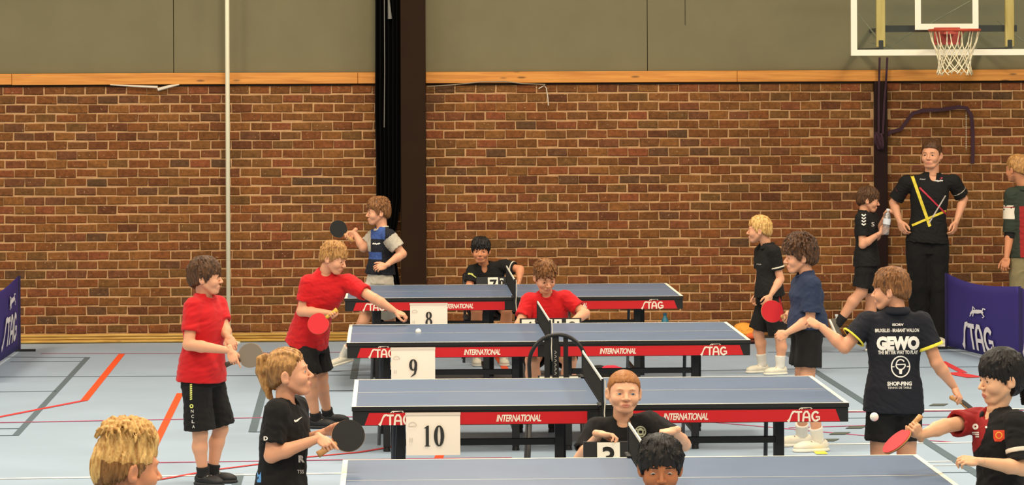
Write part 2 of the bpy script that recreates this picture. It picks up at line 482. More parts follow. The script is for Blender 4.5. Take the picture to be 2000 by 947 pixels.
# white pole in front of the wall
t = thing('white_pole', 'tall thin cream white pole standing against the left brick wall', 'pole', (PY(446.5, 655, WY - .14).x, WY - .14, 0))
bm = B(); tube(bm, [PY(446.5, 655, WY - .14) * 1, Vector((PY(443.5, 0, WY - .14).x, WY - .14, 7.2))], .021, 12)
obj_bm('shaft', fixn(bm), mat('pole_cream', S(255, 246, 212), .45), t, smooth=True)
bm = B(); c = Vector((PY(447, 660, WY - .14).x, WY - .14, 0)); tube(bm, [c, c + Vector((0, 0, .012)), c + Vector((0, 0, .03)), c + Vector((0, 0, .1))], [.11, .11, .04, .03], 20)
obj_bm('foot_plate', fixn(bm), mat('pole_cream', S(255, 246, 212), .45), t)

# loose bits along the rail
wh = mat('white_plastic', S(226, 216, 196), .5)
bm = B(); pts = [PY(x, y, WY - .05) for x, y in ((215, 165.5), (260, 168), (308, 170))]; tube(bm, pts, [.004, .009, .012], 6)
pts = [PY(x, y, WY - .055) for x, y in ((350, 165), (330, 169), (308, 175))]; tube(bm, pts, [.005, .014, .016], 6)
tag(obj_bm('loose_trim_strip', fixn(bm), wh), 'loose white strip peeling below the left timber rail', 'strip')
bm = B(); pts = [PY(x, y, WY - .05) for x, y in ((834, 169), (880, 166), (940, 160), (985, 159), (1020, 163), (1065, 165))]; tube(bm, pts, .005, 6)
tag(obj_bm('sagging_cable', fixn(bm), mat('cable_grey', S(150, 134, 110), .6)), 'thin grey cable sagging under the timber rail right of the column', 'cable')
bm = B(); pts = [PY(x, y, WY - .03) for x, y in ((1052, 173), (1063, 167), (1067, 172), (1070, 190), (1071, 206))]; tube(bm, pts, .0045, 6)
tag(obj_bm('hanging_string', fixn(bm), wh), 'short pale string hanging from the rail over the middle wall', 'string')
pur = mat('strap_purple', S(62, 34, 46), .8)
def ribbon(name, pix, wid, label, cat, m=pur, Y=WY - .04, dy=None):
    bm = B(); pts = [PY(x, y, Y - (dy[i] if dy else 0)) for i, (x, y) in enumerate(pix)]
    L = []
    for i, p in enumerate(pts):
        t = (pts[min(i + 1, len(pts) - 1)] - pts[max(i - 1, 0)]).normalized()
        nn = Vector((-t.z, 0, t.x)) * wid / 2
        L.append([bm.verts.new(p + nn), bm.verts.new(p - nn), bm.verts.new(p - nn + Vector((0, -.006, 0))), bm.verts.new(p + nn + Vector((0, -.006, 0)))])
    for a, b in zip(L[:-1], L[1:]):
        for k in range(4): bm.faces.new((a[k], a[(k + 1) % 4], b[(k + 1) % 4], b[k]))
    bm.faces.new(L[0]); bm.faces.new(L[-1][::-1])
    return tag(obj_bm(name, fixn(bm), m), label, cat)
ribbon('hanging_strap', [(1728, 268), (1738, 258), (1760, 252), (1768, 240), (1782, 222), (1800, 216), (1840, 214), (1872, 209), (1888, 211), (1897, 225), (1900, 260), (1900, 300), (1899, 320)], .036,
       'purple webbing strap looped across the bricks above the man in black', 'strap')
bm = B()
for k in range(5):
    a = k * 1.3
    tube(bm, [PY(1717 + 8 * math.cos(a + q * .5), 275 + 17 * math.sin(a + q * .8), WY - .09 - .006 * k) for q in range(9)], .012, 6)
tag(obj_bm('strap_knot', fixn(bm), pur, smooth=True), 'knotted bundle of purple strap tied round the brown post', 'strap')
ribbon('hanging_strap', [(1718, 112), (1717, 150), (1716, 200), (1716, 262)], .02, 'dark strap hanging down the left of the brown post', 'strap', Y=WY - .085)
ribbon('hanging_strap', [(1733, 112), (1731, 150), (1727, 200), (1724, 262)], .02, 'dark strap hanging down the right of the brown post', 'strap', Y=WY - .085)
bm = B()
for k in range(16):
    c = PY(1887, 226 + k * 4.2, WY - .02)
    tube(bm, [c + Vector((0, 0, .008)), c - Vector((0, 0, .004))], [.006, .006], 6)
tube(bm, [PY(1887, 218, WY - .018), PY(1887, 294, WY - .018)], .002, 5)
tag(obj_bm('bead_chain', fixn(bm), mat('chain_pale', S(206, 186, 160), .5)), 'pale bead chain hanging beside the purple strap', 'chain')

# ------------------------------------------------------------ basketball board
BY = 28.9
def bx_(px): return PY(px, 60, BY).x
def bz_(py): return PY(1850, py, BY).z
gl = bpy.data.materials.new('board_glass'); gl.use_nodes = True; nt = gl.node_tree
for n in list(nt.nodes): nt.nodes.remove(n)
out = nt.nodes.new('ShaderNodeOutputMaterial'); mx = nt.nodes.new('ShaderNodeMixShader'); tr = nt.nodes.new('ShaderNodeBsdfTransparent'); gs = nt.nodes.new('ShaderNodeBsdfGlossy')
tr.inputs[0].default_value = (.93, .965, .94, 1); gs.inputs['Roughness'].default_value = .05; mx.inputs[0].default_value = .05
nt.links.new(tr.outputs[0], mx.inputs[1]); nt.links.new(gs.outputs[0], mx.inputs[2]); nt.links.new(mx.outputs[0], out.inputs[0])
bx0, bx1, bz0 = bx_(1662), bx_(2046), bz_(108); bz1 = bz0 + 1.05
board = thing('basketball_backboard', 'clear glass basketball backboard with white frame, red hoop and white net', 'backboard', ((bx0 + bx1) / 2, BY, bz0))
bm = B(); box(bm, bx0, bx1, BY, BY + .012, bz0, bz1); obj_bm('glass_pane', fixn(bm), gl, board)
bwhite = mat('board_white', S(236, 228, 206), .5)
def frame(x0, x1, z0, z1, w_, y0, y1, name, m):
    bm = B()
    box(bm, x0, x1, y0, y1, z0, z0 + w_); box(bm, x0, x1, y0, y1, z1 - w_, z1)
    box(bm, x0, x0 + w_, y0, y1, z0 + w_, z1 - w_); box(bm, x1 - w_, x1, y0, y1, z0 + w_, z1 - w_)
    return obj_bm(name, fixn(bm), m, board)
frame(bx0, bx1, bz0, bz1, .055, BY - .012, BY + .024, 'frame', bwhite)
frame(bx_(1787), bx_(1911), bz_(58), bz_(58) + .45, .055, BY - .006, BY - .001, 'target_square', bwhite)
timber_p = wood_mat('pale_timber', S(196, 160, 84), S(220, 188, 116), (8, 6, 1))
for a, b in ((1713, 1730), (1965, 1982)):
    bm = B(); box(bm, bx_(a), bx_(b), BY + .03, BY + .075, bz_(91), 3.9, .003)
    s_ = obj_bm('support_post', fixn(bm), timber_p, board)
    bm = B(); box(bm, bx_(a) + .02, bx_(b) - .02, BY + .02, BY + .03, bz_(98), bz_(78), .002)
    obj_bm('bolt_plate', fixn(bm), mat('dark_metal', S(46, 44, 40), .5), s_)
dkm = mat('dark_metal', S(46, 44, 40), .5)
bm = B(); box(bm, bx_(1730), bx_(1990), BY + .09, BY + .15, bz_(62), bz_(49)); box(bm, bx_(1715), bx_(1728), BY + .08, WY + .02, bz_(97), bz_(93)); box(bm, bx_(1966), bx_(1980), BY + .08, WY + .02, bz_(97), bz_(93))
for a in (1745, 1950):
    box(bm, bx_(a), bx_(a + 6), BY + .12, WY + .05, bz_(60), bz_(52))
obj_bm('wall_bracket', fixn(bm), dkm, board)
for (a, b, c, d) in ((1675, 25, 1712, 72), (1785, 60, 1740, 90), (1818, 45, 1895, 2), (1948, 40, 1998, 80), (1700, 82, 1745, 98)):
    bm = B(); tube(bm, [PY(a, b, BY + .3), PY(c, d, BY + .3)], .006, 6)
    obj_bm('stay_wire', fixn(bm), mat('wire_pale', S(150, 144, 116), .5), board)
# rim
rc = Vector((PY(1864, 58, BY - .39).x, BY - .39, PY(1864, 59, BY - .39).z)); RR = .228
bm = B(); tube(bm, [rc + Vector((RR * math.cos(a), RR * math.sin(a), 0)) for a in [i * 2 * math.pi / 40 for i in range(40)]], .0125, 10, closed=True)
rim = obj_bm('hoop', fixn(bm), mat('rim_red', S(176, 62, 34), .4), board, smooth=True)
bm = B(); box(bm, rc.x - .12, rc.x + .12, BY - .02, BY - .002, rc.z - .13, rc.z + .03, .004); box(bm, rc.x - .06, rc.x + .06, rc.y + RR - .01, BY - .01, rc.z - .035, rc.z + .005, .003)
for sx in (-1, 1): tube(bm, [rc + Vector((sx * .1, .37, -.1)), rc + Vector((sx * .12, .2, -.01))], .008, 6)
obj_bm('rim_bracket', fixn(bm), mat('rim_red2', S(170, 70, 58), .5), board)
bm = B(); NN = 12
prof = [(0, .226), (-.09, .205), (-.17, .172), (-.24, .15), (-.3, .142), (-.35, .152), (-.385, .16)]
def nr(t):
    f = t * (len(prof) - 1); i = min(int(f), len(prof) - 2); f -= i
    return prof[i][0] * (1 - f) + prof[i + 1][0] * f, prof[i][1] * (1 - f) + prof[i + 1][1] * f
for s in (-1, 1):
    for k in range(NN):
        pts = []
        for q in range(13):
            t = q / 12; dz, rr = nr(t)
            a = k * 2 * math.pi / NN + s * (math.pi / NN) * (4 * max(0, t - .22) / .78) + .05 * math.sin(7 * t + k)
            pts.append(rc + Vector((rr * math.cos(a), rr * math.sin(a), dz - .012 + .01 * math.sin(k * 2.1 + 5 * t) * t)))
        tube(bm, pts, .0052, 5)
for k in range(3):
    tube(bm, [rc + Vector((.13, -.08, -.33)), rc + Vector((.145, -.08, -.40))], .008, 5)
netm = mat('net_white', S(236, 222, 186), .8)
o = obj_bm('hoop_net', fixn(bm), netm, board, smooth=True)

# ------------------------------------------------------------ surround barriers
blue = mat('barrier_blue', S(50, 40, 116), .75, bump=.15, bscale=12)
pw = mat('print_white', S(226, 222, 226), .7)
def on_panel(A, Bp, u, v, h0, sag, off=-.012):
    """point on the barrier cloth, u along (0..1), v height in m"""
    p = A.lerp(Bp, u); n_ = (Bp - A).normalized().cross(Vector((0, 0, 1)))
    n_ = n_ if n_.y < 0 else -n_
    return p + n_ * (.05 * math.sin(math.pi * u) * math.sin(math.pi * v / h0)) * sag + n_ * off + Vector((0, 0, v))
def barrier(label, A, Bp, top, letters, mirror=False):
    t = thing('surround_barrier', label, 'barrier', A)
    bm = B(); nu, nv = 18, 8; g = []
    for lay in (0, 1):
        g.append([[bm.verts.new(on_panel(A, Bp, i / nu, (.03 + (top(i / nu) - .03) * j / nv), .75, 1, -.008 * lay)) for j in range(nv + 1)] for i in range(nu + 1)])
    for lay in (0, 1):
        for i in range(nu):
            for j in range(nv):
                q = [g[lay][i][j], g[lay][i + 1][j], g[lay][i + 1][j + 1], g[lay][i][j + 1]]
                bm.faces.new(q if lay else q[::-1])
    for i in range(nu):
        bm.faces.new((g[0][i][0], g[0][i + 1][0], g[1][i + 1][0], g[1][i][0])); bm.faces.new((g[0][i][nv], g[1][i][nv], g[1][i + 1][nv], g[0][i + 1][nv]))
    for j in range(nv):
        bm.faces.new((g[0][0][j], g[1][0][j], g[1][0][j + 1], g[0][0][j + 1])); bm.faces.new((g[0][nu][j], g[0][nu][j + 1], g[1][nu][j + 1], g[1][nu][j]))
    cloth = obj_bm('cloth_panel', fixn(bm), blue, t, smooth=True)
    for u in (0.0, 1.0):
        p = A.lerp(Bp, u); bm = B(); tube(bm, [p + Vector((0, .012, 0)), p + Vector((0, .012, top(u)))], .012, 8)
        pp = obj_bm('upright', fixn(bm), mat('barrier_pole', S(40, 32, 84), .5), t)
        bm = B(); box(bm, p.x - .15, p.x + .15, p.y - .02, p.y + .03, 0, .02, .004)
        obj_bm('foot', fixn(bm), mat('black_plastic', S(26, 26, 28), .5), t)
    for me, u0, u1, v0, v1 in letters:
        me.transform(Matrix()) ; co = np.zeros(len(me.vertices) * 3); me.vertices.foreach_get('co', co); co = co.reshape(-1, 3)
        bm = B(); bm.from_mesh(me); bmesh.ops.triangulate(bm, faces=bm.faces)
        bmesh.ops.subdivide_edges(bm, edges=bm.edges, cuts=1)
        xs = [v.co.x for v in bm.verts]; ys = [v.co.y for v in bm.verts]
        ax, bx2, ay, by2 = min(xs), max(xs), min(ys), max(ys)
        for v in bm.verts:
            u = (v.co.x - ax) / (bx2 - ax); u = u0 + (u1 - u0) * u
            h = v0 + (v1 - v0) * (v.co.y - ay) / (by2 - ay)
            v.co = on_panel(A, Bp, u, h, .75, 1, .016 + v.co.z)
        obj_bm('print', bm, pw, cloth)
def stag_letters():
    bm = B()
    stroke2d(bm, [(-1.75, -.5), (-1.62, -.36), (-1.5, -.1), (-1.38, .2), (-1.22, .42), (-.95, .5)], [.3, .22, .15, .16, .22, .13])
    stroke2d(bm, [(-1.0, .42), (-.28, .42)], .18); stroke2d(bm, [(-.64, .5), (-.64, -.5)], .2)
    stroke2d(bm, [(-.2, -.5), (-.12, .2), (.05, .45), (.25, .45), (.42, .2), (.5, -.5)], .2); stroke2d(bm, [(-.1, -.1), (.42, -.1)], .16)
    stroke2d(bm, arc(1.1, 0, .36, .42, 40, 320, 16), .2); stroke2d(bm, [(1.1, -.05), (1.48, -.05), (1.46, -.35)], .17)
    me = bpy.data.meshes.new('stag'); bm.to_mesh(me); bm.free(); return me
def stag_animal():
    bm = B()
    stroke2d(bm, [(-.8, -.2), (-.5, .05), (.0, .12), (.45, .2), (.7, .1)], [.1, .3, .36, .3, .1])
    stroke2d(bm, [(-.6, -.05), (-.85, -.45)], .1); stroke2d(bm, [(-.4, -.05), (-.5, -.4)], .1)
    stroke2d(bm, [(.5, .1), (.8, -.2), (.6, -.35)], .1); stroke2d(bm, [(-.55, .1), (-.5, .5), (-.25, .3)], .12)
    stroke2d(bm, [(.55, .2), (.65, .5), (.9, .45)], .12)
    me = bpy.data.meshes.new('stag'); bm.to_mesh(me); bm.free(); return me
gp = lambda px, D: Vector((P(px, 500, D).x, P(px, 500, D).y, 0))
barrier('purple cloth barrier with white stag lettering behind the girl', gp(1848, 29.2), gp(1992, 27.4), lambda u: .70 - .048 * math.sin(math.pi * u ** .85),
        [(stag_letters(), .27, .71, .04, .31), (stag_animal(), .42, .63, .36, .46)])
barrier('purple cloth barrier at the right edge of the photo', gp(1995, 27.35), gp(2085, 25.6), lambda u: .69 - .05 * math.sin(math.pi * u), [(stag_letters(), .08, .8, .1, .4)])
barrier('purple cloth barrier at the left edge with creased white lettering', gp(-60, 26.3), gp(37, 29.35), lambda u: .70 - .05 * math.sin(math.pi * u),
        [(stag_letters(), .5, .86, .12, .42), (stag_animal(), .66, .84, .46, .58)])
# ============================================================ tables, nets, signs
top_m = mat('table_blue', S(96, 114, 142), .40, spec=.5, noise=.05, nscale=3, bump=.02, bscale=200)
line_m = mat('table_line', S(240, 236, 216), .45)
blk = mat('table_black', S(26, 25, 23), .45)
red_m = mat('table_red', S(196, 22, 28), .45)
let_m = mat('letter_white', S(236, 220, 200), .6)
leg_m = mat('leg_black', S(17, 17, 18), .5)
TAB = [(1.01015, 25.52418, 0), (1.08207, 21.39567, 0), (1.16333, 17.36518, 0), (1.14843, 13.50892, 0)]
TL, TW, TH = 2.74, 1.525, .76
tlabels = ['farthest blue table tennis table, closest to the brick wall', 'blue table with the ball bouncing over it, second from the wall', 'blue table in front of the empty hoop chair, third from the wall', 'nearest blue table tennis table, cut off by the bottom edge']
def build_table(idx):
    cx, y0, _ = TAB[idx]; x0 = cx - TL / 2
    t = thing('table_tennis_table', tlabels[idx], 'table', (cx, y0 + TW / 2, 0))
    for h in (0, 1):
        a = x0 + h * TL / 2 + (.002 if h else 0); b = x0 + (h + 1) * TL / 2 - (0 if h else .002)
        bm = B(); box(bm, a, b, y0, y0 + TW, TH - .024, TH, .0015)
        top = obj_bm('tabletop', fixn(bm), [blk, top_m], t)
        for f in top.data.polygons:
            if f.normal.z > .9: f.material_index = 1
        # edge lines, centre line
        z = TH + .0012
        bm = B()
        def q(xa, xb, ya, yb): bm.faces.new([bm.verts.new(v) for v in ((xa, ya, z), (xb, ya, z), (xb, yb, z), (xa, yb, z))])
        q(a, b, y0, y0 + .02); q(a, b, y0 + TW - .02, y0 + TW)
        if h == 0: q(a, a + .024, y0 + .02, y0 + TW - .02)
        else: q(b - .024, b, y0 + .02, y0 + TW - .02)
        q(a + .026, b - .03, y0 + TW / 2 - .0035, y0 + TW / 2 + .0035)
        obj_bm('line_marking', bm, line_m, top)
        # apron
        bm = B()
        box(bm, a + .004, b - .004, y0 + .006, y0 + .034, TH - .104, TH - .024, .002)
        box(bm, a + .004, b - .004, y0 + TW - .034, y0 + TW - .006, TH - .104, TH - .024, .002)
        xe = a + .004 if h == 0 else b - .032
        box(bm, xe, xe + .028, y0 + .034, y0 + TW - .034, TH - .104, TH - .024)
        ap = obj_bm('apron', fixn(bm), blk, t)
        bm = B()
        sl = .025
        if h == 0: poly = [(a + .07, TH - .1), (b - .075, TH - .1), (b - .075, TH - .034), (a + .07 + sl, TH - .034)]
        else: poly = [(a + .075, TH - .1), (b - .05, TH - .1), (b - .05 - sl, TH - .034), (a + .075, TH - .034)]
        prism(bm, poly, y0 + .003, y0 + .0058)
        obj_bm('red_band', fixn(bm), red_m, ap)
        # lettering
        ym = y0 + .0015
        xs = x0 + .245 if h == 0 else x0 + 2.495
        place_flat('lettering', stag_letters(), let_m, ap, facing(Vector((xs, ym, TH - .072)), .054, .058))
        place_flat('stag_mark', stag_animal(), let_m, ap, facing(Vector((xs + .005, ym, TH - .026)), .045, .02))
        xi = x0 + .915 if h == 0 else x0 + 1.835
        place_flat('lettering', text_mesh('INTERNATIONAL', .052, shear=.25, bold=.0012, spacing=.9), let_m, ap, facing(Vector((xi, ym, TH - .070)), .66, 1.0))
        # undercarriage
        ls = (.27, 1.15) if h == 0 else (1.51, 2.38)
        for lx in ls:
            for far in (0, 1):
                yy = y0 + .22 if not far else y0 + TW - .25
                xx = x0 + lx + (0 if not far else (-.03 if lx == .27 else .07 if lx == 1.15 else -.06 if lx == 1.51 else .12))
                bm = B(); box(bm, xx - .025, xx + .025, yy - .02, yy + .02, .03, TH - .1, .003)
                lg = obj_bm('leg', fixn(bm), leg_m, t)
                bm = B(); tube(bm, [(xx, yy, 0), (xx, yy, .03)], [.026, .022], 10)
                obj_bm('foot', fixn(bm), leg_m, lg)
            bm = B(); box(bm, x0 + lx - .012, x0 + lx + .012, y0 + .24, y0 + TW - .27, .10, .13)
            obj_bm('side_rail', fixn(bm), leg_m, t)
        bm = B(); box(bm, x0 + ls[0] + .025, x0 + ls[1] - .025, y0 + .205, y0 + .235, .52, .556, .002)
        obj_bm('cross_rail', fixn(bm), leg_m, t)
        for yy in (y0 + .22,):
            bm = B(); xx = x0 + ls[1 if h else 0] + (-.075 if h else -.055); tube(bm, [(xx, yy + .1, .03), (xx + .02, yy + .15, TH - .1)], .012, 8)
            obj_bm('folding_strut', fixn(bm), mat('strut_grey', S(70, 74, 80), .4), t)
    # net
    n = thing('table_net', ['dark net across the farthest table', 'dark net in front of the boy in red looking down', 'dark net beside the empty hoop backed chair', 'dark net across the nearest table'][idx], 'net', (cx, y0 + TW / 2, TH))
    ya, yb = y0 - .12, y0 + TW + .12
    bm = B()
    for k in range(15): box(bm, cx - .0012, cx + .0012, ya, yb, TH + .012 + k * .0092, TH + .0142 + k * .0092)
    k = ya
    while k < yb: box(bm, cx - .0012, cx + .0012, k, k + .0026, TH + .008, TH + .142); k += .0098
    obj_bm('net_mesh', bm, mat('net_dark', S(40, 38, 34), .8), n)['kind'] = 'stuff'
    bm = B(); box(bm, cx - .0035, cx + .0035, ya, yb, TH + .139, TH + .1535)
    obj_bm('net_tape', fixn(bm), line_m, n)
    for yy, s in ((ya, 1), (yb, -1)):
        bm = B(); tube(bm, [(cx, yy, TH - .05), (cx, yy, TH + .155)], .007, 8); po = obj_bm('post', fixn(bm), leg_m, n)
        bm = B(); ye = y0 if s > 0 else y0 + TW
        box(bm, cx - .022, cx + .022, min(yy, ye + s * .04), max(yy, ye + s * .04), TH + .002, TH + .012, .002)
        box(bm, cx - .018, cx + .018, min(yy, ye + s * .04), max(yy, ye + s * .04), TH - .125, TH - .108, .002)
        box(bm, cx - .015, cx + .015, min(yy, yy + s * .012), max(yy, yy + s * .012), TH - .125, TH + .01)
        obj_bm('clamp', fixn(bm), leg_m, po)
        if s > 0:
            bm = B(); tube(bm, [(cx + .012, yy - .01, TH + .15), (cx + .016, yy - .014, TH + .08), (cx + .008, yy - .012, TH - .03), (cx + .014, yy - .012, TH - .12)], .0035, 5)
            obj_bm('net_cord', fixn(bm), mat('cord_white', S(210, 200, 180), .7), n)
for i in range(4): build_table(i)

# number signs taped to the aprons
paper = mat('paper', S(238, 224, 206), .8)
ink = mat('ink', S(44, 42, 40), .8)
faint = mat('ink_faint', S(190, 180, 168), .8)
def sign(num, tb, px0, px1, py0, py1, h):
    cx, y0, _ = TAB[tb]; Y = y0 - .006
    a, b = PY(px0, py0, Y), PY(px1, py1, Y)
    t = thing('number_sign', {'8': 'smallest white number sign, farthest back, reading eight', '9': 'middle white number sign, reading nine', '10': 'largest and nearest white number sign, reading ten'}[num], 'sign', ((a.x + b.x) / 2, Y, b.z))
    bm = B()
    n = 8; rows = []
    for k in range(n + 1):
        f = k / n; z = a.z + (b.z - a.z) * f; bow = -.006 * math.sin(f * 2.2)
        rows.append([bm.verts.new((a.x + (b.x - a.x) * u, Y + bow - .004 * math.sin(math.pi * u) * f, z)) for u in (0, .25, .5, .75, 1)])
    for r0, r1 in zip(rows[:-1], rows[1:]):
        for i in range(4): bm.faces.new((r0[i], r1[i], r1[i + 1], r0[i + 1]))
    r = bmesh.ops.extrude_face_region(bm, geom=bm.faces[:])
    bmesh.ops.translate(bm, verts=[v for v in r['geom'] if isinstance(v, bmesh.types.BMVert)], vec=(0, .0012, 0))
    sh = obj_bm('sheet', fixn(bm), paper, t)
    c = Vector(((a.x + b.x) / 2, Y - .0135, (a.z * .48 + b.z * .52)))
    place_flat('number', serif_digits(num, h), ink, sh, facing(c))
    W_ = b.x - a.x; Hh = a.z - b.z
    bm = B(); stroke2d(bm, arc(0, 0, .022, .022, 10, 170, 10), .004); stroke2d(bm, [(-.022, .0), (.022, .002)], .003)
    me = bpy.data.meshes.new('e'); bm.to_mesh(me); bm.free()
    place_flat('emblem', me, faint, sh, facing(Vector((a.x + W_ * .12, Y - .012, a.z - Hh * .28))))
    bm = B(); stroke2d(bm, [(-.006, -.012), (-.006, .012)], .004); stroke2d(bm, [(.006, -.012), (.006, .012)], .004)
    me = bpy.data.meshes.new('e'); bm.to_mesh(me); bm.free()
    place_flat('emblem', me, faint, sh, facing(Vector((a.x + W_ * .09, Y - .0135, a.z - Hh * .62))))
    bm = B(); box(bm, a.x - .004, b.x + .002, Y - .003, Y + .001, a.z - .004, a.z + .012)
    obj_bm('hanging_strip', fixn(bm), mat('strip_clear', S(222, 206, 190), .3), t)
sign('8', 0, 801, 874, 595, 649, .12)
sign('9', 1, 764, 850, 682, 752, .12)
sign('10', 2, 793, 899, 810, 888, .115)

# balls
bm_ = mat('ball_white', S(246, 240, 226), .5)
def ball(px, py, D, label):
    bm = B(); bmesh.ops.create_uvsphere(bm, u_segments=20, v_segments=12, radius=.02, matrix=Matrix.Translation(P(px, py, D)))
    tag(obj_bm('table_tennis_ball', bm, bm_, smooth=True), label, 'ball')
ball(817, 647, 22.2, 'white ball bouncing over the table with sign 9')
ball(1707.5, 814, 14.4, 'white ball in the air before the boy with yellow cuffs')

# scoreboards
cardm = mat('card_white', S(238, 230, 212), .7)
def scoreboard(label, c, wid, hgt, cards, rz=0):
    t = thing('flip_scoreboard', label, 'scoreboard', c)
    M0 = Matrix.Translation(c) @ Matrix.Rotation(rz, 4, 'Z')
    bm = B(); prism(bm, [(-.05, 0), (.05, 0), (.012, hgt), (-.012, hgt)], -wid / 2, wid / 2, M=M0 @ Matrix.Rotation(math.pi / 2, 4, 'Z'))
    obj_bm('stand', fixn(bm), mat('black_plastic', S(26, 26, 28), .5), t)
    tilt = math.atan2(.038, hgt)
    for (u, w_, ch, z0, z1) in cards:
        M = M0 @ Matrix.Translation((u * wid, -.052, 0)) @ Matrix.Rotation(-tilt, 4, 'X')
        bm = B(); box(bm, -w_ / 2, w_ / 2, -.006, 0, z0, z1, .001, M=M)
        cd = obj_bm('number_card', fixn(bm), cardm, t)
        me = text_mesh(ch, (z1 - z0) * .95, bold=.003)
        off = Matrix.Translation(-wpos(cd)); me.transform(off @ M @ facing(Vector((0, -.0075, (z0 + z1) / 2 - .003))))
        link('digit', me, cd, [mat('ink_black', S(20, 18, 18), .7)])
# ============================================================ signed-distance modelling of people
f32 = np.float32
def V(*a): return np.array(a, float)
def nz(v): v = np.asarray(v, float); return v / max(1e-9, np.linalg.norm(v))
class Field:
    def __init__(s): s.ops = []; s.disp = []
    def add(s, pr, k=.008): s.ops.append((0, pr, k)); return s
    def sub(s, pr, k=.003): s.ops.append((1, pr, k)); return s
    def cut(s, p, n, k=.002): s.ops.append((2, (np.asarray(p, float), nz(n)), k)); return s   # remove what lies beyond the plane
    def mesh(s, h, pad=.02, lo=None, hi=None):
        ad = [o[1] for o in s.ops if o[0] == 0]
        if lo is None:
            lo = np.min([p[1] for p in ad], 0) - pad; hi = np.max([p[2] for p in ad], 0) + pad
        n = np.ceil((hi - lo) / h).astype(int) + 1
        ax = [(lo[i] + h * np.arange(n[i])).astype(f32) for i in range(3)]
        d = np.full(n, .5, f32)
        for kind, pr, k in s.ops:
            if kind == 2:
                p, nn = pr
                v = ((ax[0] - p[0])[:, None, None] * nn[0] + (ax[1] - p[1])[None, :, None] * nn[1] + (ax[2] - p[2])[None, None, :] * nn[2]).astype(f32)
                np.maximum(d, v, out=d); continue
            fn, l, u = pr
            i0 = np.clip(np.floor((l - k - 2 * h - lo) / h).astype(int), 0, n); i1 = np.clip(np.ceil((u + k + 2 * h - lo) / h).astype(int) + 1, 0, n)
            if np.any(i1 <= i0): continue
            sl = tuple(slice(a, b) for a, b in zip(i0, i1))
            v = fn(ax[0][sl[0]][:, None, None], ax[1][sl[1]][None, :, None], ax[2][sl[2]][None, None, :]).astype(f32)
            a = d[sl]
            if kind == 0:
                q = np.maximum(k - np.abs(a - v), 0) / k
                d[sl] = np.minimum(a, v) - q * q * (k * .25)
            else:
                q = np.maximum(k - np.abs(a + v), 0) / k
                d[sl] = np.maximum(a, -v) + q * q * (k * .25)
        for fn in s.disp:
            d += fn(ax[0][:, None, None], ax[1][None, :, None], ax[2][None, None, :]).astype(f32) * (np.abs(d) < .05)
        return surfnets(d, lo, h)
def surfnets(d, lo, h):
    ins = d < 0
    A = [ins[i:ins.shape[0] - 1 + i, j:ins.shape[1] - 1 + j, k:ins.shape[2] - 1 + k] for i in (0, 1) for j in (0, 1) for k in (0, 1)]
    cnt = np.zeros(A[0].shape, np.int8)
    for a in A: cnt += a
    act = (cnt > 0) & (cnt < 8)
    ids = np.argwhere(act); N = len(ids)
    idx = np.full(act.shape, -1, np.int32); idx[act] = np.arange(N)
    cs = [(i, j, k) for i in (0, 1) for j in (0, 1) for k in (0, 1)]
    vals = np.stack([d[ids[:, 0] + c[0], ids[:, 1] + c[1], ids[:, 2] + c[2]] for c in cs], 1)
    pos = np.zeros((N, 3)); w_ = np.zeros(N)
    for a in range(8):
        for b in range(a + 1, 8):
            df = [abs(cs[a][q] - cs[b][q]) for q in range(3)]
            if sum(df) != 1: continue
            va, vb = vals[:, a], vals[:, b]; m = (va < 0) != (vb < 0)
            t = np.where(m, va / np.where(m, va - vb, 1), 0)
            p = np.array(cs[a]) + t[:, None] * (np.array(cs[b]) - np.array(cs[a]))
            pos[m] += p[m]; w_[m] += 1
    pos = (ids + pos / w_[:, None]) * h + lo
    quads = []
    for axn in range(3):
        o = [0, 1, 2]; o.remove(axn); b, c = o
        i0 = [slice(None)] * 3; i1 = [slice(None)] * 3
        i0[axn] = slice(0, -1); i1[axn] = slice(1, None)
        s0, s1 = ins[tuple(i0)], ins[tuple(i1)]
        ch = np.argwhere(s0 != s1)
        if not len(ch): continue
        ok = (ch[:, b] > 0) & (ch[:, c] > 0) & (ch[:, b] < d.shape[b] - 1) & (ch[:, c] < d.shape[c] - 1)
        ch = ch[ok]; fl = s0[ch[:, 0], ch[:, 1], ch[:, 2]]
        def g(db, dc):
            q = ch.copy(); q[:, b] -= db; q[:, c] -= dc
            return idx[q[:, 0], q[:, 1], q[:, 2]]
        q = np.stack([g(1, 1), g(0, 1), g(0, 0), g(1, 0)], 1)
        flip = fl if axn != 1 else ~fl
        q[~flip] = q[~flip][:, ::-1]
        quads.append(q)
    return pos, np.concatenate(quads)
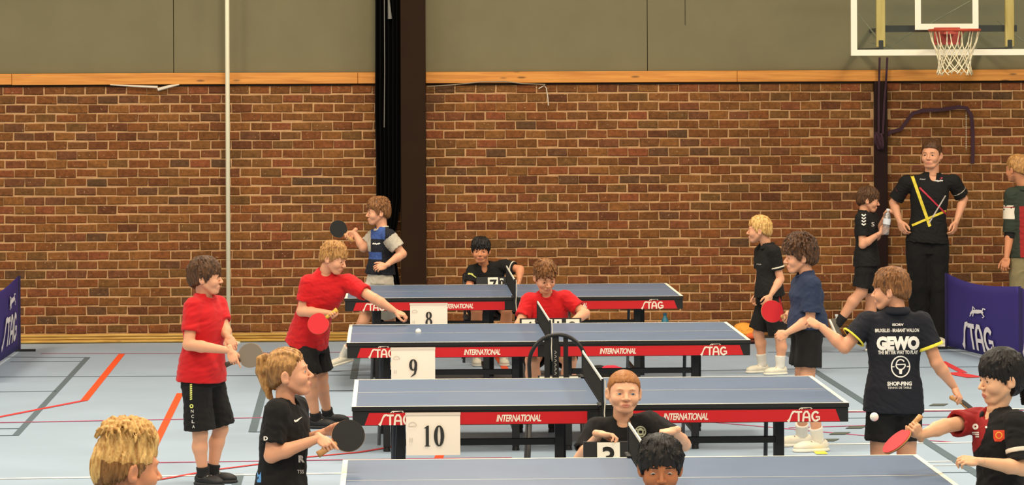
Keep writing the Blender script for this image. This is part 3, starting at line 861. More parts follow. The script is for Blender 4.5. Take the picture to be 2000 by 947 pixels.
# --- primitives: (function, lower corner, upper corner)
def ell(c, r, R=None):
    c = np.asarray(c, float); r = np.asarray(r, float)
    def fn(X, Y, Z):
        x, y, z = X - c[0], Y - c[1], Z - c[2]
        if R is not None: x, y, z = (R[0][0] * x + R[0][1] * y + R[0][2] * z, R[1][0] * x + R[1][1] * y + R[1][2] * z, R[2][0] * x + R[2][1] * y + R[2][2] * z)
        k0 = np.sqrt((x / r[0]) ** 2 + (y / r[1]) ** 2 + (z / r[2]) ** 2)
        k1 = np.sqrt((x / r[0] ** 2) ** 2 + (y / r[1] ** 2) ** 2 + (z / r[2] ** 2) ** 2)
        return k0 * (k0 - 1) / np.maximum(k1, 1e-6)
    m = r if R is None else np.full(3, r.max())
    return fn, c - m, c + m
def cone(a, b, ra, rb):
    a = np.asarray(a, float); b = np.asarray(b, float); ab = b - a; L2 = max(1e-9, ab @ ab)
    def fn(X, Y, Z):
        x, y, z = X - a[0], Y - a[1], Z - a[2]
        t = np.clip((x * ab[0] + y * ab[1] + z * ab[2]) / L2, 0, 1)
        return np.sqrt((x - t * ab[0]) ** 2 + (y - t * ab[1]) ** 2 + (z - t * ab[2]) ** 2) - (ra + (rb - ra) * t)
    m = max(ra, rb)
    return fn, np.minimum(a, b) - m, np.maximum(a, b) + m
def cuff(a, b, ra, rb, th=.008, deep=.05):
    """open-ended cloth tube from a to b: closed at a, hollow for the last stretch at b"""
    a = np.asarray(a, float); b = np.asarray(b, float); ax_ = nz(b - a)
    f1 = cone(a, b + ax_ * .04, ra, rb); f2 = cone(b - ax_ * deep, b + ax_ * .1, rb - th * 1.4, rb - th)
    def fn(X, Y, Z):
        pl = (X - b[0]) * ax_[0] + (Y - b[1]) * ax_[1] + (Z - b[2]) * ax_[2]
        return np.maximum(np.maximum(f1[0](X, Y, Z), pl), -f2[0](X, Y, Z))
    return fn, f1[1], f1[2]
def loft(st, grow=0.0):
    """elliptic tube: stations (centre, lateral vector, half width, half depth)"""
    C = np.array([s[0] for s in st], float); Lv = np.array([nz(s[1]) for s in st]); a = np.array([s[2] for s in st]) + grow; b = np.array([s[3] for s in st]) + grow
    A = C[-1] - C[0]; Ln = np.linalg.norm(A); A = A / Ln
    ti = (C - C[0]) @ A
    tt = np.linspace(ti[0], ti[-1], 40)
    def sm(y):
        y = np.asarray(y, float); m = np.gradient(y, ti, axis=0) if len(ti) > 2 else np.repeat((y[1:] - y[:-1]) / (ti[1] - ti[0]), 2, 0)
        i = np.clip(np.searchsorted(ti, tt, 'right') - 1, 0, len(ti) - 2); hh = ti[i + 1] - ti[i]; u = (tt - ti[i]) / hh
        if y.ndim == 2: u = u[:, None]; hh = hh[:, None]
        return (2 * u ** 3 - 3 * u ** 2 + 1) * y[i] + (u ** 3 - 2 * u ** 2 + u) * hh * m[i] + (-2 * u ** 3 + 3 * u ** 2) * y[i + 1] + (u ** 3 - u ** 2) * hh * m[i + 1]
    Cs, Ls, As, Bs = sm(C), sm(Lv), sm(a), sm(b)
    def fn(X, Y, Z):
        t = (X - C[0][0]) * A[0] + (Y - C[0][1]) * A[1] + (Z - C[0][2]) * A[2]
        tc = np.clip(t, ti[0], ti[-1])
        I = lambda q: np.interp(tc, tt, q)
        x, y, z = X - I(Cs[:, 0]), Y - I(Cs[:, 1]), Z - I(Cs[:, 2])
        lx, ly, lz = I(Ls[:, 0]), I(Ls[:, 1]), I(Ls[:, 2])
        ww = x * A[0] + y * A[1] + z * A[2]
        x, y, z = x - ww * A[0], y - ww * A[1], z - ww * A[2]
        la = lx * A[0] + ly * A[1] + lz * A[2]; lx, ly, lz = lx - la * A[0], ly - la * A[1], lz - la * A[2]
        ln = np.sqrt(lx * lx + ly * ly + lz * lz); lx, ly, lz = lx / ln, ly / ln, lz / ln
        u = x * lx + y * ly + z * lz
        v = np.sqrt(np.maximum(x * x + y * y + z * z - u * u, 0))
        aa, bb = I(As), I(Bs)
        p = 2.35
        q = (np.abs(u) / aa) ** p + (v / bb) ** p
        k0 = np.maximum(q, 1e-9) ** (1 / p)
        r_ = np.sqrt(u * u + v * v)
        dd = np.where(k0 > 1e-4, r_ * (1 - 1 / np.maximum(k0, 1e-4)), -.05)
        return np.maximum(dd, np.abs(t - (ti[0] + ti[-1]) / 2) - (ti[-1] - ti[0]) / 2)
    m = max(a.max(), b.max())
    return fn, C.min(0) - m, C.max(0) + m
def wrinkles(seed, amp, wl=.09, aniso=(1, 1, 1.6)):
    r = np.random.RandomState(seed); ks = []
    for i in range(5):
        v = nz(r.randn(3) * np.array(aniso)); L = wl * (.6 + .9 * r.rand()); ks.append((v * 2 * math.pi / L, r.rand() * 6.28))
    def fn(X, Y, Z):
        o = 0
        ph = 0
        for i, (k, p) in enumerate(ks):
            s_ = np.sin(k[0] * X + k[1] * Y + k[2] * Z + p + 1.3 * ph)
            ph = s_; o = o + (1 - np.abs(s_)) * (.5 if i % 2 else -.5)
        return o * amp
    return fn
def to_mesh(name, pos, quads, mats, parent=None, midx=None, origin=None):
    o_ = np.zeros(3) if origin is None else np.asarray(origin, float)
    used = np.unique(quads); remap = np.full(len(pos), -1, np.int64); remap[used] = np.arange(len(used))
    pos = pos[used] - o_; quads = remap[quads]
    me = bpy.data.meshes.new(name)
    me.vertices.add(len(pos)); me.vertices.foreach_set('co', pos.astype(f32).ravel())
    me.loops.add(quads.size); me.loops.foreach_set('vertex_index', quads.astype(np.int32).ravel())
    me.polygons.add(len(quads)); me.polygons.foreach_set('loop_start', (np.arange(len(quads)) * 4).astype(np.int32))
    me.polygons.foreach_set('use_smooth', np.ones(len(quads), bool))
    for m in (mats if isinstance(mats, (list, tuple)) else [mats]): me.materials.append(m)
    if midx is not None: me.polygons.foreach_set('material_index', midx.astype(np.int32))
    me.update(calc_edges=True); me.validate()
    return link(name, me, parent)
def join(parts):
    P_, Q_, n = [], [], 0
    for p, q in parts: P_.append(p); Q_.append(q + n); n += len(p)
    return np.concatenate(P_), np.concatenate(Q_)
def M4(x, y, z, o, s=1.0):
    m = np.eye(4); m[:3, 0] = np.asarray(x) * s; m[:3, 1] = np.asarray(y) * s; m[:3, 2] = np.asarray(z) * s; m[:3, 3] = o; return m
def xf(m, p): return p @ m[:3, :3].T + m[:3, 3]

# --- hand (right hand: fingers +x, thumb +y, back +z), adult size
HANDS = {}
def hand_mesh(pose):
    if pose in HANDS: return HANDS[pose]
    F = Field()
    F.add(cone((-.03, 0, 0), (.012, 0, 0), .0235, .023), .01)
    F.add(ell((.05, .0, 0), (.052, .040, .0155)), .018)
    F.add(ell((.045, .022, -.008), (.036, .02, .016)), .01)
    F.add(ell((.035, -.024, -.006), (.036, .015, .015)), .01)
    curl = {'relaxed': (22, 32, 20), 'grip': (62, 88, 45), 'fist': (72, 98, 55), 'open': (6, 10, 6), 'cup': (35, 55, 30), 'point': (62, 88, 45)}[pose]
    fing = ((.031, .072, .0088), (.0105, .08, .009), (-.0105, .074, .0085), (-.029, .058, .0075))
    for i, (fy, L, r) in enumerate(fing):
        p = V(.088 - (.006 if i in (0, 3) else 0) - (.006 if i == 3 else 0), fy, 0.002); ang = 0
        sp = (fy * 2.2) if pose in ('open', 'relaxed') else fy * .6
        cc = curl
        if pose == 'point' and i == 0: cc = (12, 14, 8)
        if pose == 'relaxed': cc = tuple(c * (1 + .18 * i) for c in curl)
        F.add(cone(p - V(.03, 0, .001), p, r * .9, r * 1.12), .006)
        for seg, (fr, an) in enumerate(zip((.46, .30, .24), cc)):
            ang += math.radians(an)
            q = p + V(math.cos(ang) * math.cos(sp), math.sin(sp), -math.sin(ang)) * L * fr
            F.add(cone(p, q, r * (1.06, .98, .9)[seg], r * (.98, .9, .78)[seg]), .0022)
            p = q
    if pose in ('open', 'relaxed'): seq = ((.022, .026, -.006), (.052, .052, -.016), (.083, .064, -.02), (.108, .066, -.02))
    elif pose in ('grip', 'point'): seq = ((.022, .026, -.01), (.05, .046, -.024), (.08, .044, -.04), (.102, .032, -.046))
    elif pose == 'fist': seq = ((.022, .026, -.01), (.052, .044, -.026), (.082, .03, -.046), (.098, .008, -.048))
    else: seq = ((.022, .026, -.01), (.05, .05, -.022), (.08, .054, -.035), (.104, .046, -.042))
    for a, b, ra, rb in zip(seq[:-1], seq[1:], (.0145, .0115, .0102), (.0115, .0102, .0078)): F.add(cone(a, b, ra, rb), .004)
    HANDS[pose] = F.mesh(.0032)
    return HANDS[pose]

# --- head: face to -y, z up, adult size (chin -.115, crown +.11)
def head_mesh(o):
    jw, ck, ns = o.get('jaw', 1.0), o.get('cheek', 1.0), o.get('nose', .92)
    F = Field()
    F.add(ell((0, .016, .030), (.0735, .092, .082)))
    F.add(ell((0, -.024, -.024), (.059 * ck, .058, .076)), .03)
    F.add(ell((0, -.052, -.092), (.030 * jw, .032, .023)), .028)
    for s in (-1, 1):
        F.add(cone((s * .053 * ck, .002, -.05), (s * .026 * jw, -.052, -.094), .015, .012), .02)
        F.add(ell((s * .036, -.050, -.034), (.025 * ck, .029, .026)), .022)
    F.add(cone((-.032, -.071, .019), (.032, -.071, .019), .0095, .0095), .016)
    for s in (-1, 1):
        F.sub(ell((s * .0315, -.091, .0005), (.0175, .0135, .0105)), .014)
        F.add(ell((s * .0315, -.0665, -.001), (.0155, .0146, .0135)), .005)
        F.sub(ell((s * .0315, -.084, -.0015), (.0138, .0125, o.get('eye', .0050))), .0015)
    F.add(cone((0, -.077, .008), (0, -.1010, -.028), .0070 * ns, .0108 * ns), .009)
    for s in (-1, 1): F.add(ell((s * .0125 * ns, -.091, -.0320), (.0078, .0095, .0072)), .004)
    for s in (-1, 1): F.sub(ell((s * .0066, -.096, -.0405), (.0034, .0045, .003)), .002)
    F.add(ell((0, -.073, -.064), (.027, .0185, .018)), .014)
    F.add(ell((0, -.0855, -.0612), (.0185, .0070, .0036)), .004)
    F.add(ell((0, -.0840, -.0710), (.0155, .0076, .0046)), .004)
    mo = o.get('mouth', .0012)
    F.sub(ell((0, -.094, -.0660), (.022, .010, mo)), .0014)
    for s in (-1, 1):
        R = np.array(Matrix.Rotation(s * .42, 3, 'Z') @ Matrix.Rotation(-.12, 3, 'X'))
        es = o.get('ear', 1.0)
        F.add(ell((s * .0775, .014, -.012), (.0085, .0195 * es, .032 * es), R), .006)
        F.sub(ell((s * .0865, .011, -.010), (.007, .0105, .02), R), .004)
        F.add(ell((s * .0745, .008, -.032), (.008, .010, .011)), .005)
    return F
def head_build(o, neck_local):
    F = head_mesh(o)
    nr = o.get('neck', .042)
    F.add(cone((0, .03, -.045), neck_local, nr, nr * 1.08), .012)
    p, q = F.mesh(.0036)
    c = p[q].mean(1)
    lip = ((((c[:, 0] / .024) ** 2 + ((c[:, 2] + .0662) / .0118) ** 2) < .8) & (c[:, 1] < -.074))
    return p, q, lip.astype(int)

HLINE = [0, .75, 1.15, 1.35, 1.62, 2.05, 3.15]
def hair_build(o):
    """o: t (thickness), top (extra on top), line (hair line heights), ridge, locks, seed"""
    t, top = o.get('t', .012), o.get('top', .01)
    ln = o.get('line', (.055, .05, .0, -.03, .018, -.035, -.07))
    sd = o.get('seed', 1); rs = np.random.RandomState(sd)
    F = Field()
    F.add(ell((0, .016 + o.get('yo', 0), .030 + top * .5), (.0735 + t, .092 + t, .082 + t + top * .6)))
    F.add(ell((0, .03, -.01), (.068 + t * .9, .078 + t, .085)), .02)
    if o.get('quiff'): F.add(ell((0, -.055, .085), (.055, .045, .022 + o['quiff'])), .02)
    if o.get('under'):      # longer on top, cropped sides
        F.ops[0] = (0, ell((0, .016, .030), (.0735 + .006, .092 + .007, .082 + .006)), .01)
        F.add(ell((0, .005, .075 + top * .4), (.066, .088, .04 + top)), .02)
    fr = o.get('ridge', .003); cr = V(0, .035, .12); fq = o.get('freq', 26)
    def ridge(X, Y, Z):
        ph = np.arctan2(X, -(Y - cr[1])); rad = np.sqrt(X * X + (Y - cr[1]) ** 2 + (Z - cr[2]) ** 2)
        wv = ph * fq + 2.2 * np.sin(rad * 38 + 2 * ph + sd) + 1.6 * np.sin(Z * 60 + X * 45 + sd * 2)
        return fr * (np.sin(wv) * .7 + .5 * np.sin(wv * 2.3 + 1) + .6 * np.sin(X * 90 + sd) * np.sin(Y * 80) ) * np.minimum(1, rad * 14)
    # hair line
    def hl(X, Y, Z):
        ph = np.arctan2(np.abs(X), -(Y - .005))
        hh = np.interp(ph, HLINE, ln) + o.get('hn', 1) * .0045 * np.sin(ph * 31 + sd) + o.get('hn', 1) * .003 * np.sin(ph * 67 * (1 + 0 * X) + X * 50)
        return hh - Z
    nl, ll, lr = o.get('locks', (0, 0, 0)); lk = []
    for i in range(nl):
        a = rs.uniform(-math.pi, math.pi); e = rs.uniform(o.get('lock_lo', .15), 1.35)
        n = V(math.sin(a) * math.cos(e), -math.cos(a) * math.cos(e), math.sin(e))
        p = V(0, .016, .030 + top * .5) + n * V(.0735 + t - .004, .092 + t - .004, .082 + t + top * .6 - .004)
        if o.get('under') and e < .75: continue
        fl = nz(p - cr); fl = nz(fl - n * (fl @ n)); rr_ = rs.randn(3); fl = nz(fl + (rr_ - n * (rr_ @ n)) * o.get('mess', .4))
        k1 = p + nz(fl + n * o.get('lift', .5)) * ll * .5; k2 = k1 + nz(fl + n * (o.get('lift', .5) - .7)) * ll * .5
        lk.append((p - n * .004, k1, k2))
    return F, ridge, hl, lk, lr
def hair_mesh(o):
    F, ridge, hl, lk, lr = hair_build(o)
    h = .0036
    ad = [q[1] for q in F.ops]
    lo = np.min([p[1] for p in ad], 0) - .05; hi = np.max([p[2] for p in ad], 0) + .05
    base = F
    base.disp = [ridge]
    # hair-line cut, then the locks on top (which may hang over it)
    n = np.ceil((hi - lo) / h).astype(int) + 1
    G = Field(); G.ops = base.ops
    ax = [(lo[i] + h * np.arange(n[i])).astype(f32) for i in range(3)]
    cutf = (lambda X, Y, Z: hl(X, Y, Z), lo, hi)
    def neg(X, Y, Z): return -hl(X, Y, Z) * .8
    G.ops = base.ops + [(1, (neg, lo, hi), .006)]
    for a, b, c in lk:
        G.ops.append((0, cone(a, b, lr, lr * .85), .004)); G.ops.append((0, cone(b, c, lr * .85, lr * .3), .003))
    for e in o.get('extra', []): G.ops.append((0, e, .006))
    G.disp = [ridge]
    return G.mesh(h, lo=lo, hi=hi)
eyew = mat('eye_white', S(196, 184, 172), .35); pupil = mat('pupil', S(16, 12, 10), .2)
IRIS = {'blue': mat('iris_blue', S(92, 120, 140), .25), 'brown': mat('iris_brown', S(62, 40, 26), .25)}
def eye_mesh(name, m, x, parent, iris, origin, gaze):
    bm = B(); bmesh.ops.create_uvsphere(bm, u_segments=16, v_segments=14, radius=.0128)
    me = bpy.data.meshes.new(name); 
    for f in bm.faces:
        f.smooth = True
        c = f.calc_center_median()
        an = math.acos(max(-1, min(1, c.z / c.length)))
        f.material_index = 2 if an < .27 else 1 if an < .62 else 0
    bm.to_mesh(me); bm.free()
    co = np.zeros(len(me.vertices) * 3, f32); me.vertices.foreach_get('co', co); co = co.reshape(-1, 3)
    gx, gz = gaze
    z = nz((gx, -1, gz)); xx = nz(np.cross((0, 0, 1), z)); yy = np.cross(z, xx)
    loc = co[:, :1] * xx + co[:, 1:2] * yy + co[:, 2:] * z + V(x, -.0672, -.0012)
    wco = xf(m, loc) - np.asarray(origin)
    me.vertices.foreach_set('co', wco.astype(f32).ravel()); me.update()
    for q in (eyew, iris, pupil): me.materials.append(q)
    return link(name, me, parent)
SKIN = {}
def skin_mat(name, col, lipc):
    if name not in SKIN:
        SKIN[name] = (mat('skin_' + name, col, .5, spec=.35, noise=.05, nscale=9, sss=.12, bump=.03, bscale=300), mat('lip_' + name, lipc, .45, spec=.4))
    return SKIN[name]
skin_mat('fair', S(222, 160, 124), S(204, 132, 108)); skin_mat('pale', S(230, 174, 138), S(210, 138, 114))
skin_mat('tan', S(212, 142, 102), S(186, 108, 86)); skin_mat('brown', S(172, 106, 66), S(140, 78, 58))
skin_mat('east', S(230, 176, 136), S(206, 122, 102))

def person(sp):
    D, Ht, ph = sp['D'], sp['H'], math.radians(sp['face'])
    g = lambda t: np.array(P(t[0], t[1], D + (t[2] if len(t) > 2 else 0)))
    s = Ht / 1.5; bw = sp.get('build', 1.0) * s
    pel = g(sp['pel']); nb = g(sp['nb'])
    fw_t = V(math.cos(ph), math.sin(ph), 0); phh = math.radians(sp.get('hipface', sp['face']))
    fw_h = V(math.cos(phh), math.sin(phh), 0)
    lt, lh = V(-fw_t[1], fw_t[0], 0), V(-fw_h[1], fw_h[0], 0)
    spine = nz(nb - pel)
    J = {}
    J['lsh'] = g(sp['lsh']) if 'lsh' in sp else nb + lt * .125 * bw - spine * .035 * s
    J['rsh'] = g(sp['rsh']) if 'rsh' in sp else nb - lt * .125 * bw - spine * .035 * s
    lat = nz(J['lsh'] - J['rsh'])
    J['lhip'], J['rhip'] = pel + lh * .070 * bw - V(0, 0, .02 * s), pel - lh * .070 * bw - V(0, 0, .02 * s)
    thl, shl = .245 * Ht, .235 * Ht
    for q, sg in (('l', 1), ('r', -1)):
        J[q + 'kn'] = g(sp[q + 'kn']) if q + 'kn' in sp else J[q + 'hip'] + V(0, 0, -1) * thl + fw_h * .02 + lh * sg * .012
        if q + 'an' in sp:
            J[q + 'an'] = g(sp[q + 'an'])
            if q + 'tilt' not in sp: J[q + 'an'][2] = .072 * s
        else:
            k = J[q + 'kn']; J[q + 'an'] = V(k[0], k[1], .07 * s) - fw_h * .02
        J[q + 'el'] = g(sp[q + 'el']) if q + 'el' in sp else J[q + 'sh'] + V(0, 0, -1) * .185 * Ht * 1 + lat * sg * .04
    root = V((J['lan'][0] + J['ran'][0]) / 2, (J['lan'][1] + J['ran'][1]) / 2, 0)
    if sp.get('root') is not None: root = np.array(P(sp['root'][0], 500, D)); root[2] = 0
    hk = .80 * s * sp.get('handk', 1.0)
    hands = []
    for q, sg in (('l', 1), ('r', -1)):
        hd = sp.get(q + 'hand', {}); pose = hd.get('pose', 'relaxed')
        if 'bat' in hd:
            b_ = hd['bat']; C = g(b_['C']); E_ = g(b_['E']); yv = nz(C - E_)
            grip = C - yv * b_.get('grip', .118)
            fa = nz(grip - J[q + 'el'])
            if 'x' in hd: fa = nz(hd['x'])
            xv = nz(fa - yv * (fa @ yv)); zv = np.cross(xv, yv) * (1 if sg < 0 else -1)
            if hd.get('flip'): xv = -xv; zv = -zv
            wr = grip - xv * .083 * hk + zv * .034 * hk
            bat(b_['label'], C, yv, V(*b_['N']), b_.get('col', ('black', 'red')), b_.get('handle', 'wood'))
        else:
            wr = g(sp[q + 'wr']) if q + 'wr' in sp else J[q + 'el'] + nz(V(0, 0, -1) + fw_t * .15) * .15 * Ht
            xv = nz(hd['dir']) if 'dir' in hd else nz(wr - J[q + 'el'])
            pn = -nz(hd['palm']) if 'palm' in hd else lat * sg
            zv = nz(pn - xv * (pn @ xv)); yv = np.cross(zv, xv) * (1 if sg < 0 else -1)
        J[q + 'wr'] = wr
        hp, hq = hand_mesh(pose)
        m = M4(xv, yv if True else yv, zv, wr, hk)
        if sg > 0: hq = hq[:, ::-1]
        hands.append((xf(m, hp), hq if True else hq))
    # head frame
    hs = sp.get('hs', .95); hy = math.radians(sp['head'][3] if len(sp['head']) > 3 else sp['face'])
    hp_ = math.radians(sp.get('pitch', 0)); hr_ = math.radians(sp.get('roll', 0))
    hc = np.array(P(sp['head'][0], sp['head'][1], D + sp['head'][2]))
    f0 = V(math.cos(hy), math.sin(hy), 0); fwd = f0 * math.cos(hp_) - V(0, 0, 1) * math.sin(hp_)
    upv = f0 * math.sin(hp_) + V(0, 0, 1) * math.cos(hp_); rt = np.cross(-fwd, upv)
    upv, rt = upv * math.cos(hr_) + rt * math.sin(hr_), rt * math.cos(hr_) - upv * math.sin(hr_)
    HM = M4(rt * sp.get('hw', 1.03), -fwd, upv * sp.get('hz', .96), hc, hs); HMi = np.linalg.inv(HM)
    skin, lipm = SKIN[sp.get('skin', 'fair')]
    hpos, hq, lip = head_build(dict(sp.get('face_o', {}), neck=sp.get('neck', .044) * s / hs), xf(HMi, nb[None])[0])
    hpos = xf(HM, hpos)
    # body
    F = Field()
    F.add(cone(nb, hc - upv * .05 * hs + fwd * -.03, .044 * s * 1.02, .042 * s), .01)
    ar = sp.get('arm', 1.0) * s
    for q in 'lr':
        sh, el, wr = J[q + 'sh'], J[q + 'el'], J[q + 'wr']
        F.add(cone(sh, el, .041 * ar, .036 * ar), .01)
        mid = el + (wr - el) * .3
        F.add(cone(el, mid, .0365 * ar, .0375 * ar), .012); F.add(cone(mid, wr, .037 * ar, .0252 * hk), .012)
        hip, kn, an = J[q + 'hip'], J[q + 'kn'], J[q + 'an']
        lg = sp.get('leg', 1.0) * s
        F.add(cone(hip, kn, .080 * lg, .053 * lg), .02)
        cm = kn + (an - kn) * .32; bk = nz(np.cross(np.cross(kn - an, fw_h), kn - an)); bk = -bk if bk @ fw_h > 0 else bk
        F.add(cone(kn, cm + bk * .012 * lg, .052 * lg, .054 * lg), .02); F.add(cone(cm + bk * .012 * lg, an, .054 * lg, .033 * lg), .02)
    wd = sp.get('width', 1.0); dp = sp.get('depth', 1.0)
    L = np.linalg.norm(nb - pel); bend = sp.get('bend', V(0, 0, 0))
    sl = (J['lsh'] + J['rsh']) / 2
    mids = lambda t: pel + (sl - pel) * t + np.asarray(bend) * math.sin(math.pi * t)
    hem = sp.get('hem', .09) * s
    low = pel - spine * hem
    stn = [(low, lh, .168 * bw * wd * sp.get('hemw', 1), .130 * bw * dp), (mids(.12), lh, .158 * bw * wd, .120 * bw * dp), (mids(.42), lh + lt, .138 * bw * wd, .100 * bw * dp),
           (mids(.74), lat, .150 * bw * wd, .105 * bw * dp), (mids(.95), lat, .146 * bw, .086 * bw * dp), (sl + (nb - sl) * .5 + spine * .006 * s, lat, .104 * bw, .067 * bw), (nb + spine * .014 * s, lat, .058 * bw, .054 * bw)]
    F.add(loft(stn[1:], -.018), .01)
    for q in 'lr': F.add(cone(sl + spine * .015 * s, J[q + 'sh'], .036 * s, .036 * s), .015)
    bp, bq = F.mesh(.008)
    # drop the coarse neck top hidden in the fine head
    body = join([(bp, bq), (hpos, hq)] + hands)
    mid_ = np.concatenate([np.zeros(len(bq)), lip, np.zeros(sum(len(h[1]) for h in hands))])
    ob = to_mesh(sp.get('name', 'person'), body[0], body[1], [skin, lipm], None, mid_, root)
    ob.location = root
    tag(ob, sp['label'], 'person')
    pt = lambda nm, pq, m, par=ob: to_mesh(nm, pq[0], pq[1], m, par, None, root)
    # eyes, brows
    ir = IRIS[sp.get('iris', 'brown')]
    for sx in (-1, 1): eye_mesh('eye', HM, sx * .0315, ob, ir, root, sp.get('gaze', (0, 0)))
    F = Field(); 
    for sx in (-1, 1):
        bz = sp.get('brow', 0)
        F.add(cone((sx * .014, -.0825, .0215 + bz), (sx * .031, -.0805, .0240 + bz), .0026, .0030), .003); F.add(cone((sx * .031, -.0805, .0240 + bz), (sx * .044, -.0735, .0200 + bz), .0036, .0018), .003)
    bpq = F.mesh(.002, pad=.006)
    hm = sp['hairmat']
    pt('eyebrow', (xf(HM, bpq[0]), bpq[1]), sp.get('browmat', hm))
    hr = hair_mesh(sp.get('hair', {}))
    if 'hair_low' in sp:
        nm_, m_, zc = sp['hair_low']; cc = hr[0][hr[1]].mean(1); lo_ = (cc[:, 2] + .004 * np.sin(cc[:, 1] * 160) < zc) & (cc[:, 1] < .105)
        ho = pt('hair', (xf(HM, hr[0]), hr[1][~lo_]), hm); pt(nm_, (xf(HM, hr[0]), hr[1][lo_]), m_, ho)
    else: pt('hair', (xf(HM, hr[0]), hr[1]), hm)
    # shirt
    shm = sp['shirt']; sleeve = sp.get('sleeve', .66)
    F = Field()
    ends = {}
    for q in 'lr':
        sh, el = J[q + 'sh'], J[q + 'el']
        sv = sp.get('sleeve_' + q, sleeve)
        en = sh + (el - sh) * sv; ends[q] = en
        sw = sp.get('sleevew', 1.0)
        F.add(cuff(sh, en, .056 * ar, .062 * ar * sw, .014, .03), .006)
    F.add(loft(stn), .012)
    for q in 'lr':
        sh, el = J[q + 'sh'], J[q + 'el']
        F.add(cone(sl + spine * .015 * s, sh, .05 * s, .054 * s), .025)
        F.add(cone(sh, sh + (ends[q] - sh) * .35, .055 * ar, .054 * ar), .03)
    F.disp = [wrinkles(sp.get('seed', 3), sp.get('wr', .0042), .10 * s)]
    fn_ = lat * 0 + np.cross(lat, spine); fn_ = fn_ if fn_ @ fw_t > 0 else -fn_
    nn = sp.get('neckline', .02)
    F.sub(cone(nb + fn_ * .004 + spine * .006, nb + spine * .2 , .050 * s, .075 * s), .004)
    F.sub(ell(nb + fn_ * (.042 * s) + spine * .008, (.040 * s, .040 * s, .040 * s)) if sp.get('crew', True) else ell(nb + fn_ * (.065 * s), (.03 * s, .04 * s, .05 * s)), .004)
    p_, q_ = F.mesh(.0062)
    shirt = split_regions(sp.get('garment', 'shirt'), p_, q_, shm, ob, root, sp.get('regions', []), J, ends)
    sp['_shirt'] = shirt; sp['_root'] = root; sp['_J'] = J
    # extra torso layer (vest)
    if 'vest' in sp:
        F = Field(); F.add(loft(stn[:6], .007), .01)
        for q in 'lr': F.sub(cone(J[q + 'sh'] + lat * (.035 if q == 'l' else -.035), J[q + 'el'], .062 * s, .06 * s), .006); F.add(cone(sl + spine * .02 * s, J[q + 'sh'] * .75 + sl * .25, .055 * s, .058 * s), .015)
        F.sub(cone(nb + fn_ * .006, nb + spine * .2, .052 * s, .075 * s), .004); F.disp = [wrinkles(9, .003, .1)]
        F.sub(ell(nb + fn_ * .09 * s - spine * .05 * s, (.04 * s, .05 * s, .1 * s)), .004)
        p_, q_ = F.mesh(.0065)
        split_regions('vest', p_, q_, sp['vest'], ob, root, sp.get('vest_regions', []), J, ends)
    if sp.get('collar') is None:
        F = Field(); n = 22; R_ = .054 * s
        f = lambda a: nb + (fn_ * (math.cos(a) * (1.22 if math.cos(a) > 0 else .95)) + lat * math.sin(a) * 1.02) * R_ + spine * (.010 * s - .030 * s * max(0, math.cos(a)) ** 1.3)
        for i in range(n): F.add(cone(f(2 * math.pi * i / n), f(2 * math.pi * (i + 1) / n), .0075 * s, .0075 * s), .006)
        pt('neckband', F.mesh(.005), sp.get('bandmat', shm), shirt)
    if sp.get('collar') is not None:
        F = Field(); c0 = nb + fn_ * .004
        n = 18; R_ = .063 * s
        for i in range(n):
            a0 = math.radians(32 + (296) * i / n); a1 = math.radians(32 + 296 * (i + 1) / n)
            f = lambda a: c0 + (fn_ * math.cos(a) * 1.12 + lat * math.sin(a)) * R_ - spine * (.006 + .022 * max(0, math.cos(a)) ) + spine * .012
            lowp = lambda a: f(a) - spine * .024 * s + (fn_ * math.cos(a) + lat * math.sin(a)) * .008
            F.add(cone(f(a0), f(a1), .007, .007), .008); F.add(cone(lowp(a0), lowp(a1), .007, .007), .016)
            F.add(cone((f(a0) + lowp(a0)) / 2, (f(a1) + lowp(a1)) / 2, .0065, .0065), .012)
        pt('collar', F.mesh(.0055), sp['collar'], shirt)
    # shorts / trousers
    F = Field(); frac = sp.get('leglen', .84); lw = sp.get('legw', 1.0) * s
    long_ = sp.get('trousers', False)
    for q in 'lr':
        hip, kn, an = J[q + 'hip'], J[q + 'kn'], J[q + 'an']
        if long_:
            F.add(cone(hip, kn, .092 * lw, .075 * lw), .03); F.add(cuff(kn, an - V(0, 0, .03), .074 * lw, .068 * lw, .014), .02)
        else:
            F.add(cuff(hip, hip + (kn - hip) * frac, .078 * lw, .099 * lw, .015, .06), .01)
    F.add(loft([(pel - V(0, 0, .10 * s), lh, .138 * bw, .104 * bw * dp), (pel - V(0, 0, .0), lh, .135 * bw, .098 * bw * dp), (pel + spine * .07 * s, lh, .115 * bw, .082 * bw * dp)]), .03)
    for q in 'lr':
        hip, kn = J[q + 'hip'], J[q + 'kn']; F.add(cone(hip, hip + (kn - hip) * .3, .076 * lw, .082 * lw), .03)
    F.disp = [wrinkles(sp.get('seed', 3) + 5, .0045, .11 * s, (1.6, 1.6, .7))]
    p_, q_ = F.mesh(.0075)
    sho = split_regions('trousers' if long_ else 'shorts', p_, q_, sp['shorts'], ob, root, sp.get('short_regions', []), J, ends)
    sp['_shorts'] = sho
